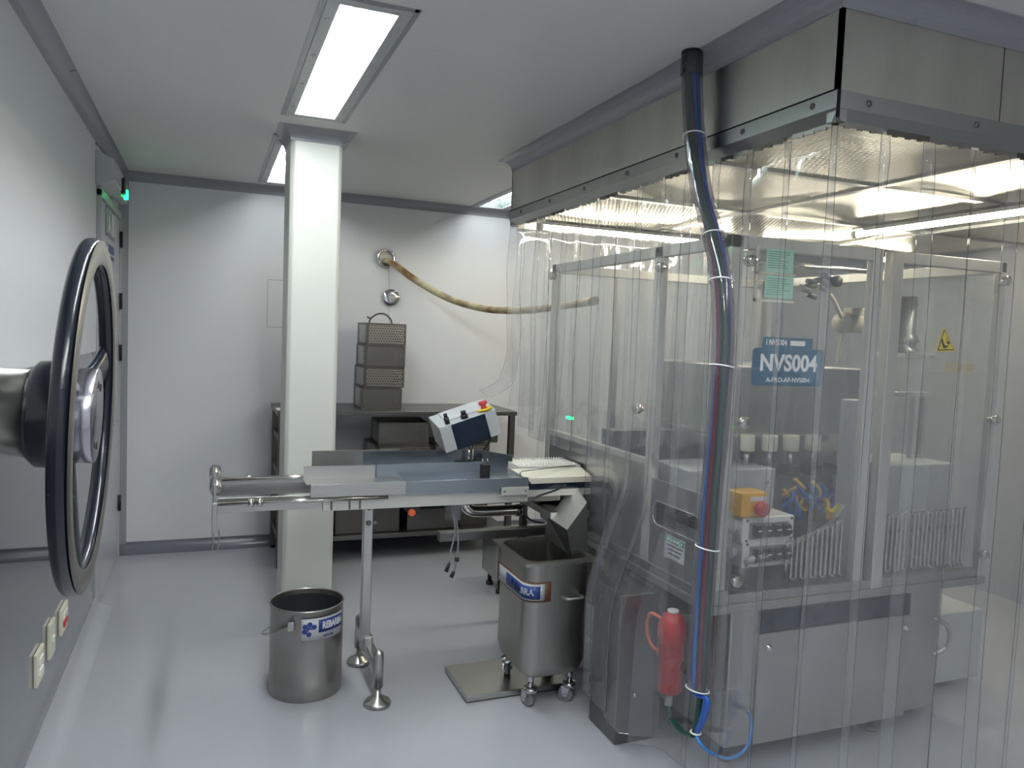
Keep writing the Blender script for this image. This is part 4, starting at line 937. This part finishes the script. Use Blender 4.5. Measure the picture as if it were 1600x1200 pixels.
# frame posts and beams
pw = 0.045
def post(x, y, w_=pw, d_=pw, z0=ZT+0.0, z1=ZF, mat='alu'): return MB().box((x, y, z0), (x+w_, y+d_, z1), 0.003).build('frame_post', mat, t)
post(mx0, my0, 0.05, 0.05, mat='alu'); post(2.20, my0, 0.048, 0.03); post(2.283, my0-0.010, 0.052, 0.04); post(mx1-0.03, my0, 0.03, 0.03)
post(mx0, 2.50, 0.03, 0.055, mat='alu'); post(mx0, my1-0.05, 0.03, 0.05); post(mx1-0.04, my1-0.04); post(mx0+0.35, my1-0.03, 0.03, 0.03)
for a, c in (((mx0, my0, ZF-0.042), (2.20, my0+0.03, ZF)), ((2.335, my0, ZF-0.042), (mx1, my0+0.03, ZF)), ((mx0, my0, ZF-0.042), (mx0+0.03, my1, ZF)), ((mx0, my1-0.04, ZF-0.042), (mx1, my1, ZF)), ((mx1-0.03, my0, ZF-0.042), (mx1, my1, ZF)), ((mx0, 2.555, 1.02), (mx0+0.028, my1-0.05, 1.045))):
    MB().box(a, c, 0.002).build('frame_beam', 'alu', t)
# guards
MB().box((mx0+0.05, my0+0.004, ZT+0.034), (2.20, my0+0.010, ZF-0.042)).build('front_guard', 'guard', t)
MB().box((2.335, my0+0.004, ZT+0.034), (mx1-0.03, my0+0.010, ZF-0.042)).build('front_guard', 'guard', t)
MB().box((mx0+0.004, my0+0.05, 0.98), (mx0+0.010, 2.50, ZF-0.042)).build('side_guard', 'guard', t)
MB().box((mx0+0.004, 2.555, 1.045), (mx0+0.010, my1-0.05, ZF-0.042)).build('side_guard', 'guard', t)
MB().box((mx1-0.012, my0+0.03, 0.65), (mx1-0.006, my1-0.04, ZF-0.042)).build('rear_guard', 'guard', t)
MB().box((1.95, my1-0.02, 1.0), (mx1-0.05, my1-0.012, ZF-0.042)).build('rear_guard', 'guard', t)
def knob(p, n): MB().lathe(p, n, [(0, 0.010), (0.012, 0.010), (0.014, 0.019), (0.034, 0.020), (0.037, 0.017), (0.037, 0)], 24).build('clamp_knob', 'bright', t)
for x, z in ((1.645, 1.775), (1.655, 1.243), (2.85, 1.784), (2.848, 1.247), (2.85, 0.711), (1.66, 0.706)): knob((x, my0, z), (0, -1, 0))
for y, z in ((2.475, 1.777), (2.59, 1.235), (3.44, 1.80), (2.15, 1.75)): knob((mx0, y, z), (-1, 0, 0))
# steel lower side panel with rounded slot: built as frame around an opening
y_a, y_b, z_a, z_b, rr = 2.17, 2.475, 0.815, 0.895, 0.04
b = MB(); X0, X1_ = mx0+0.002, mx0+0.008
outer = [(my0+0.05, ZT+0.03), (2.50, ZT+0.03), (2.50, 0.98), (my0+0.05, 0.98)]
MB().box((X0, my0+0.05, ZT+0.03), (X1_, 2.50, z_a)).box((X0, my0+0.05, z_b), (X1_, 2.50, 0.98)).box((X0, my0+0.05, z_a), (X1_, y_a, z_b)).box((X0, y_b, z_a), (X1_, 2.50, z_b)).build('lower_side_panel', 'box', t); b.bm.free()
MB().box((X0, 2.555, ZT+0.03), (X1_, my1-0.05, 1.02)).build('lower_side_panel', 'box', t)
lp = [(X0-0.001, y_a+ (y_b-y_a)/2 + a, (z_a+z_b)/2+c_) for a, c_ in rbox_pts(y_b-y_a+0.01, z_b-z_a+0.01, 0.04, 6)]
MB().tube(lp, 0.004, seg=8, smooth=1, closed=True).build('slot_trim', 'bright', t)
b = MB(); 
for y in (2.22, 2.30, 2.38): b.cyl((1.64, y, 0.85), (1.70, y+0.02, 0.855), 0.022); 
b.box((1.63, 2.2, 0.835), (1.66, 2.45, 0.86)); b.cyl((1.60, 2.41, 0.865), (1.66, 2.41, 0.86), 0.012); b.cyl((1.60, 2.20, 0.845), (1.68, 2.20, 0.845), 0.014)
b.build('slot_valves', 'black', t)
# safety sticker on the left side
st = MB().box((mx0-0.0005, 2.262, 0.708), (mx0+0.002, 2.385, 0.79)).build('safety_sticker', 'labelw', t)
MB().box((mx0-0.0012, 2.264, 0.768), (mx0-0.0005, 2.383, 0.788)).build('green_band', 'greenhdr', st)
lettering('lettering', 'SEGURANÇA', 0.0175, 'white', (mx0-0.0014, 2.323, 0.778), (0, -1, 0), (0, 0, 1), st, bold=0.0004)
for i, s_ in enumerate(('ANTES DE LIMPAR, LUBRIFICAR', 'OU REPARAR A MAQUINA', 'DESLIGUE A ENERGIA')):
    lettering('small_print', s_, 0.0078, 'black', (mx0-0.0008, 2.323, 0.757-i*0.015), (0, -1, 0), (0, 0, 1), st, bold=0.0002)
# big inner body
c1, c2 = at(1150, 572, 2.62), at(1355, 573, 2.62)
MB().box((c1.x, 2.62, 1.12), (mx1-0.08, 3.30, c1.z)).build('inner_body', 'box', t, bevel=0.004)
MB().box((c1.x-0.04, 2.66, ZT), (mx1-0.10, 3.20, 1.12)).build('inner_column', 'box', t)
MB().box((1.66, 2.95, ZT), (c1.x-0.05, 3.05, 1.10)).build('inner_partition', 'grey', t)
# rollers
for (px, r_) in ((1130, .024), (1168, .026), (1203, .028), (1236, .030), (1270, .030), (1308, .032)):
    p = at(px, 692, 2.46); hh = 0.032
    o = MB().lathe((p.x, 2.46, p.z-hh), (0, 0, 1), [(0, 0), (0, r_), (0.004, r_+0.002), (2*hh-0.004, r_+0.002), (2*hh, r_), (2*hh, 0)], 28).build('roller', 'cream', t)
    MB().cyl((p.x, 2.46, p.z-0.10), (p.x, 2.46, p.z-hh), 0.012).cyl((p.x, 2.46, p.z+hh), (p.x, 2.46, 1.125), 0.008).build('spindle', 'steel', o)
    MB().box((p.x-0.03, 2.43, p.z-0.13), (p.x+0.03, 2.50, p.z-0.09), 0.003).build('spindle_block', 'dark', o)
a, c_ = at(1128, 712, 2.46), at(1325, 712, 2.46)
MB().box((a.x-0.02, 2.515, 1.105), (c_.x+0.02, 2.62, 1.13)).build('roller_bar', 'box', t)
# light beige electrical cabinet
a, c_ = at(1118, 735, 2.36), at(1208, 800, 2.36)
MB().box((1.66, 2.36, ZT+0.1), (c_.x, 2.62, a.z), 0.004).build('valve_cabinet', 'lgrey', t)
MB().lathe((c_.x-0.04, 2.36, a.z-0.05), (0, -1, 0), [(0, 0.008), (0.006, 0.008), (0.007, 0)], 14).build('screw', 'chrome', t)
# emergency stop box
p, q_ = at(1157, 770, 2.16), at(1194, 806, 2.16)
eb = MB().box((p.x, 2.15, q_.z), (q_.x+0.005, 2.235, p.z), 0.005).build('emergency_stop_box', 'yellow', t)
pr1 = at(1186, 794, 2.14)
MB().lathe((pr1.x, 2.15, pr1.z), (0, -1, 0), [(0, 0.012), (0.018, 0.012), (0.020, 0.026), (0.034, 0.028), (0.040, 0.024), (0.041, 0)], 28).build('red_button', 'pinkred', eb)
MB().box((p.x+0.035, 2.148, p.z-0.03), (q_.x-0.005, 2.1505, p.z-0.015)).build('small_label', 'white', eb)
# two switch boxes
for i, (ya, yb) in enumerate(((808, 843), (845, 880))):
    p, q_ = at(1158, ya, 2.17), at(1236, yb, 2.17)
    sb = MB().box((p.x, 2.16, q_.z), (q_.x, 2.27, p.z-0.002), 0.005).build('switch_box', 'whitepl', t)
    MB().box((p.x+0.03, 2.150, q_.z+0.018), (q_.x-0.03, 2.162, p.z-0.02), 0.003).build('recess', 'grey', sb)
    for k in range(4):
        xx = p.x+0.048+k*(q_.x-p.x-0.085)/3.4; zc = (p.z+q_.z)/2
        MB().poly([(xx-0.013, 2.15, zc+0.022), (xx+0.014, 2.15, zc+0.022), (xx+0.024, 2.15, zc-0.010), (xx+0.010, 2.15, zc-0.020), (xx-0.013, 2.15, zc-0.020)], (0, -0.022, 0)).build('rocker_lever', 'black', sb, bevel=0.003)
        MB().box((xx-0.004, 2.1255, zc+0.002), (xx+0.012, 2.128, zc+0.006)).build('white_mark', 'white', sb)
    for x in (p.x+0.02, q_.x-0.012):
        for z in (q_.z+0.01, p.z-0.012): MB().cyl((x, 2.16, z), (x, 2.158, z), 0.005, seg=12).build('screw', 'dark', sb)
    MB().lathe((p.x, 2.20, (p.z+q_.z)/2), (-1, 0, 0), [(0, 0.012), (0.01, 0.012), (0.012, 0.019), (0.026, 0.019), (0.028, 0)], 20).build('cable_gland', 'lgrey', sb)
# pedestal below the boxes
MB().cyl((1.80, 2.22, ZT), (1.80, 2.22, 0.755), 0.028).build('box_pedestal', 'steel', t)
MB().tube([(1.77, 2.16, 0.735), (1.80, 2.14, 0.755), (1.85, 2.14, 0.76), (1.90, 2.15, 0.75)], 0.012).build('bent_tube', 'steel', t)
# blue and yellow tubing cluster
rnd = random.Random(5)
cols = ['yellow', 'blue_tube', 'blue_tube', 'cream', 'yellow', 'blue_tube', 'warn']
for i in range(26):
    px, py = 1228+rnd.random()*96, 752+rnd.random()*48
    p = at(px, py, 2.34+rnd.random()*0.1); d = Vector((rnd.uniform(-1, 1), rnd.uniform(-.6, .3), rnd.uniform(-1, 1))).normalized()*rnd.uniform(0.022, 0.05)
    q_ = Vector((rnd.uniform(-.02, .02), -0.02, rnd.uniform(-0.02, 0.03)))
    MB().tube([p-d, p+q_, p+d], rnd.uniform(0.005, 0.010), seg=10).build('air_tube', cols[i % 7], t)
for i, (px, py) in enumerate(((1235, 790), (1262, 800), (1290, 785), (1315, 770), (1275, 770))):
    p = at(px, py, 2.44); MB().box(p-Vector((0.028, 0.02, 0.035)), p+Vector((0.028, 0.02, 0.035)), 0.004).build('valve_block', 'dark' if i % 2 else 'blue_tube', t)
MB().box((1.98, 2.42, ZT), (2.28, 2.62, 0.80)).build('valve_pedestal', 'dark', t, bevel=0.004)
# oblique glass rod and ramp
MB().cyl(at(1230, 855, 2.2), at(1312, 812, 2.2), 0.010).build('slanted_rod', 'bright', t)
p, q_ = at(1312, 812, 2.3), at(1345, 770, 2.3)
MB().poly([p+Vector((0, 0, -0.015)), p+Vector((-0.015, 0, 0.01)), q_+Vector((-0.01, 0, 0.03)), q_+Vector((0.02, 0, 0.0))], (0, 0.05, 0)).build('outfeed_ramp', 'cream', t)
# serpentine wire guards
def serp(x0, x1, zt0, zt1, zb, n, y, name='wire_guard'):
    pts = []
    for k in range(n):
        xx = x0+(x1-x0)*k/(n-1); hw = (x1-x0)/(n-1)/2; zt_ = zt0+(zt1-zt0)*k/(n-1); r_ = hw*0.9
        if k % 2 == 0: pts += [(xx, y, zb+r_), (xx, y, zt_-r_), (xx+hw*0.3, y, zt_-r_*0.2), (xx+hw, y, zt_)]
        else: pts += [(xx-hw*0.3+0, y, zt_-r_*0.2), (xx, y, zt_-r_), (xx, y, zb+r_), (xx+hw*0.3, y, zb+r_*0.2), (xx+hw, y, zb)]
        if k % 2 == 0 and k == 0: pass
        if k % 2 == 0 and k > 0: pts[-4:-4] = [(xx-hw*0.3, y, zb+r_*0.2)]
    MB().tube(pts, 0.0058, seg=8, smooth=2).build(name, 'bright', t)
serp(1.935, 2.185, 0.80, 0.868, 0.662, 12, my0+0.05)
serp(2.345, 2.82, 0.875, 0.882, 0.656, 22, my0+0.05)
MB().box((2.36, 2.28, ZT), (2.44, 2.36, 1.30)).build('lift_column', 'lgrey', t, bevel=0.003)
# right box
a, c_ = at(1386, 728, 2.36), at(1492, 728, 2.36)
MB().box((a.x, 2.36, ZT), (c_.x, 2.66, a.z), 0.005).build('right_cabinet', 'lgrey', t)
b = MB()
for k in range(8): b.box((a.x+0.03+k*0.055, 2.354, 0.735), (a.x+0.055+k*0.055, 2.36, 0.75))
b.build('vent_slots', 'black', t)
# upright frame and cylinder with its platform
a, c_, g = at(1352, 612, 2.5), at(1452, 618, 2.5), at(1425, 735, 2.5)
MB().box((a.x, 2.50, a.z-0.02), (c_.x, 2.53, a.z)).build('carriage_bar', 'alu', t)
for px in (1356, 1432, 1446): 
    p = at(px, 640, 2.5); MB().box((p.x-0.010, 2.50, 0.93), (p.x+0.010, 2.53, a.z-0.02)).build('carriage_rail', 'alu', t)
p = at(1420, 552, 2.45)
MB().box((p.x-0.08, 2.40, p.z-0.022), (p.x+0.10, 2.55, p.z)).build('platform', 'alu', t, bevel=0.002)
MB().lathe((p.x, 2.48, p.z), (0, 0, 1), [(0, 0), (0, 0.06), (0.012, 0.065), (0.02, 0.05), (0.04, 0.05), (0.05, 0.062), (0.07, 0.055), (0.085, 0.045), (0.24, 0.045), (0.245, 0.04), (0.245, 0)], 32).build('cylinder', 'steel', t)
MB().cyl((p.x+0.07, 2.50, p.z+0.01), (p.x+0.07, 2.50, p.z+0.20), 0.012).cyl((p.x-0.065, 2.50, p.z), (p.x-0.065, 2.50, ZF-0.04), 0.01).build('guide_column', 'steel', t)
# motor in beige
p = at(1331, 505, 2.75)
b = MB(); b.lathe((p.x-0.085, 2.75, p.z), (1, 0, 0), [(0, 0), (0, 0.038), (0.02, 0.042), (0.022, 0.05), (0.04, 0.05), (0.042, 0.045), (0.14, 0.045), (0.15, 0.04), (0.17, 0.03), (0.17, 0)], 28)
b.box((p.x-0.03, 2.72, p.z+0.035), (p.x+0.05, 2.78, p.z+0.07), 0.006); b.build('motor', 'cream', t)
MB().tube([at(1296, 460, 2.72), at(1303, 470, 2.72), at(1310, 485, 2.72), at(1315, 495, 2.73)], 0.010).build('motor_cable', 'cream', t)
MB().tube([at(1318, 520, 2.75), at(1312, 545, 2.75), at(1309, 570, 2.75)], 0.008).tube([at(1350, 522, 2.75), at(1352, 545, 2.75), at(1358, 570, 2.75)], 0.008).build('motor_legs', 'cream', t)
# top rod with dark valve cluster
a, c_ = at(1205, 408, 2.55), at(1360, 428, 2.55)
MB().cyl((1.9, 2.55, (a.z+c_.z)/2), (2.7, 2.55, (a.z+c_.z)/2), 0.010).build('top_rod', 'bright', t)
for i in range(9):
    p = at(1244+rnd.random()*50, 430+rnd.random()*30, 2.6); MB().cyl(p, p+Vector((rnd.uniform(.03, .07), 0, rnd.uniform(-.03, .03))), rnd.uniform(0.007, 0.016)).build('pneumatic_fitting', 'black' if i % 2 else 'grey', t)
p = at(1302, 440, 2.6); MB().lathe((p.x, 2.6, p.z), (0, -1, 0), [(0, 0), (0, 0.024), (0.03, 0.024), (0.032, 0)], 20).build('gauge', 'black', t)
# green papers in a cream holder
p, q_ = at(1184, 383, my0-0.006), at(1241, 474, my0-0.006)
gh = MB().box((p.x, my0-0.005, q_.z), (p.x+0.008, my0+0.003, p.z)).box((p.x, my0-0.005, q_.z), (q_.x, my0+0.003, q_.z+0.008)).box((p.x, my0-0.005, (p.z+q_.z)/2), (q_.x, my0+0.003, (p.z+q_.z)/2+0.005)).build('paper_holder', 'cream', t)
g1 = at(1198, 387, my0-0.006); g2 = at(1240, 430, my0-0.006); g3 = at(1242, 472, my0-0.006)
for za, zb_, xx in ((g1.z, g2.z+0.003, g2.x-0.005), (g2.z-0.006, g3.z+0.008, g2.x)):
    pa_ = MB().box((g1.x, my0-0.008, zb_), (xx, my0-0.0065, za)).build('green_form', 'green', gh)
    b = MB(); z = za-0.012
    while z > zb_+0.01:
        b.box((g1.x+0.008, my0-0.0086, z), (g1.x+0.01+(xx-g1.x-0.02)*rnd.uniform(0.5, 1), my0-0.008, z+0.0022)); z -= 0.0075
    b.build('printed_lines', 'greenhdr', gh)
# blue machine tags
ysg = my0-0.004
p, q_ = at(1177, 543, ysg), at(1285, 604, ysg)
W_, H_ = q_.x-p.x, p.z-q_.z
pts = [Vector(((p.x+q_.x)/2+a, ysg, (p.z+q_.z)/2+b_)) for a, b_ in rbox_pts(W_, H_, 0.014, 5)]
sgn = MB().poly(pts, (0, 0.003, 0)).build('machine_tag', 'teal', t)
cx_, cz_ = (p.x+q_.x)/2, (p.z+q_.z)/2
lettering('lettering', 'NVS004', 0.078, 'white', (cx_, ysg-0.0006, cz_+0.012), (1, 0, 0), (0, 0, 1), sgn, bold=0.0022, wscale=0.95)
lettering('small_print', 'A-PRO-AP-NVS004', 0.023, 'white', (cx_, ysg-0.0006, cz_-0.044), (1, 0, 0), (0, 0, 1), sgn, bold=0.0004)
p, q_ = at(1193, 526, ysg), at(1269, 546, ysg)
sg2 = MB().box((p.x, ysg+0.0005, q_.z-0.004), (q_.x, ysg+0.003, p.z)).build('asset_tag', 'teal', t)
lettering('lettering', 'I NVS004', 0.027, 'white', (p.x+0.012, ysg-0.0001, (p.z+q_.z)/2), (1, 0, 0), (0, 0, 1), sg2, bold=0.0006, align='LEFT', wscale=0.85)
MB().box((p.x+0.115, ysg-0.0008, q_.z+0.010), (p.x+0.178, ysg+0.0005, p.z-0.010)).build('white_sticker', 'paper', sg2)
# warning triangle with hand and gear
p1, p2, p3 = at(1475, 511, ysg), at(1463, 549, ysg), at(1493, 549, ysg)
def tri(s_, y, mat, nm, par):
    cc = (p1+p2+p3)/3; V = [cc+(v-cc)*s_ for v in (p1, p2, p3)]
    for v in V: v.y = y
    return MB().poly(V, (0, 0.0015, 0)).build(nm, mat, par)
wt = tri(1.0, ysg, 'warn', 'warning_sticker', t); tri(0.88, ysg-0.0008, 'black', 'black_border', wt); tri(0.76, ysg-0.0016, 'warn', 'yellow_field', wt)
cc = (p1+p2+p3)/3; cc.y = ysg-0.0018
def rel(x, z): return Vector((cc.x+x, cc.y, cc.z+z))
MB().poly([rel(-0.026, 0.012), rel(-0.018, 0.016), rel(-0.008, -0.004), rel(0.004, -0.010), rel(0.016, -0.006), rel(0.010, -0.014), rel(-0.004, -0.020), rel(-0.012, -0.018)][::-1], (0, -0.0006, 0)).build('hand_symbol', 'black', wt)
b = MB(); b.box(rel(0.004, 0.0), rel(0.006, 0.022)+Vector((0, -0.0006, 0))); b.cyl(rel(0.014, 0.002), rel(0.014, 0.002)+Vector((0, -0.0006, 0)), 0.007, seg=8); b.box(rel(0.004, -0.03), rel(0.006, -0.02)+Vector((0, -0.0006, 0))); b.build('gear_symbol', 'black', wt)
p, q_ = at(1478, 567, ysg), at(1520, 581, ysg)
MB().box((p.x, ysg, q_.z), (q_.x, ysg+0.003, p.z)).build('tape_patch', 'tape', t)
# green indicator
p = atx(888, 653, mx0+0.02)
MB().box((mx0+0.02, p.y-0.03, p.z-0.006), (mx0+0.035, p.y+0.03, p.z+0.006), 0.002).build('green_indicator', 'led', t)
# red filter bowl below the deck
rc = atx(1049, 1010, 1.56)
rx, ry = 1.56, rc.y
t2 = thing('red_filter_bowl', 'red cylindrical filter hanging under the machine deck near the hoses', 'filter', (rx, ry, 0.2))
MB().lathe((rx, ry, 0.245), (0, 0, 1), [(0, 0), (0, 0.038), (0.008, 0.044), (0.185, 0.046), (0.19, 0.050), (0.245, 0.052), (0.282, 0.036), (0.290, 0.020), (0.290, 0)], 12).build('bowl', 'red', t2)
MB().cyl((rx, ry, 0.535), (rx, ry, 0.545), 0.020).build('cap', 'whitepl', t2)
MB().cyl((rx, ry, 0.195), (rx, ry, 0.247), 0.014).build('drain', 'lgrey', t2)
MB().box((rx, ry-0.02, 0.50), (mx0+0.08, ry+0.02, 0.53)).build('bracket', 'steel', t2)
MB().tube([(rx-0.02, ry+0.04, 0.50), (rx-0.03, ry+0.10, 0.50), (rx-0.03, ry+0.12, 0.44), (rx-0.02, ry+0.10, 0.38), (rx-0.01, ry+0.04, 0.37)], 0.006).build('wire_loop', 'orange', t2)
MB().tube([(rx, ry, 0.20), (rx-0.01, ry-0.03, 0.15), atx(1050, 1125, 1.50), atx(1068, 1145, 1.47), atx(1084, 1148, 1.45)], 0.009).build('drain_hose', 'green_tube', t2)

# ================================================================ HOSE BUNDLE
t = thing('hose_bundle', 'clear sleeve holding blue, green and red air tubes hanging from the ceiling to the floor', 'hose bundle', (1.44, 2.14, H))
path = [Vector((1.435, 2.15, 2.434)), Vector((1.437, 2.14, 2.30)), Vector((1.440, 2.12, 2.16)), Vector((1.442, 2.07, 1.98)), Vector((1.443, 1.995, 1.83)), Vector((1.444, 1.945, 1.69)), Vector((1.445, 1.922, 1.515)), Vector((1.445, 1.922, 1.28)), Vector((1.445, 1.936, 1.06)), Vector((1.445, 1.943, 0.86)), Vector((1.442, 1.945, 0.66)), Vector((1.44, 1.945, 0.42))]
o = MB().tube(path, 0.034, seg=20, smooth=5, cap=False).build('clear_sleeve', 'tube', t)
sm = o.modifiers.new('s', 'SOLIDIFY'); sm.thickness = 0.0015
def strand(mat, off, r, ph, n0=0, amp=0.006, nm='air_tube'):
    P = []
    for i, p in enumerate(path):
        a = ph+i*0.28; P.append(p+Vector((off*math.cos(a)*0.9, off*math.sin(a), 0)))
    return P
cs_ = [('green_tube', 0.016, 0.0115, 2.6), ('blue_tube', 0.017, 0.0075, 4.3), ('blue_tube', 0.018, 0.0075, 5.2), ('blue_tube', 0.019, 0.006, 0.2), ('red_tube', 0.014, 0.0085, 1.2), ('black', 0.012, 0.008, 3.5), ('blue_tube', 0.006, 0.006, 1.9)]
TIE = atx(1087, 1146, 1.45)
tail = {'green_tube': [atx(1098, 1090, 1.45), atx(1094, 1120, 1.45), TIE], 'blue_tube': [atx(1102, 1090, 1.445), atx(1097, 1120, 1.445), TIE]}
for i, (mt_, off, r_, ph) in enumerate(cs_):
    P = strand(mt_, off, r_, ph)
    if i in (0, 1, 2): P += [Vector(q)+Vector((0, (i-1)*-0.010*(1 if k < 2 else 0.3), 0)) for k, q in enumerate(tail['green_tube' if i == 0 else 'blue_tube'])]
    MB().tube(P, r_, seg=12, smooth=5).build('air_tube', 'lblue' if i == 3 else mt_, t)
MB().cyl((1.435, 2.15, 2.36), (1.435, 2.15, 2.434), 0.0345, seg=24).build('dark_collar', 'blackgloss', t)
MB().tube([TIE, at(1093, 1160, 1.93), at(1110, 1176, 1.93), at(1140, 1185, 1.95), at(1163, 1172, 1.97), at(1174, 1145, 2.0), at(1173, 1122, 2.04), at(1168, 1113, 2.10)], 0.005, seg=10, smooth=6).build('loose_tube', 'lblue', t)
for i in (2, 4, 5, 6.35, 8.95, 11):
    k = int(i); f = i-k; p = path[k].lerp(path[min(k+1, 11)], f); d = (path[min(k+1, 11)]-path[max(k-1, 0)]).normalized()
    pts = []
    a1 = d.cross(Vector((0, 1, 0))).normalized(); b1 = d.cross(a1)
    pts = [p+0.0365*(math.cos(2*PI*q/16)*a1+math.sin(2*PI*q/16)*b1)+d*0.006*math.cos(2*PI*q/16) for q in range(16)]
    MB().tube(pts, 0.0023, seg=6, smooth=1, closed=True).build('cable_tie', 'white', t)
MB().tube([TIE+Vector((0.016*math.cos(q*PI/6), 0.016*math.sin(q*PI/6), 0.004)) for q in range(12)], 0.003, seg=6, smooth=1, closed=True).build('cable_tie', 'white', t)
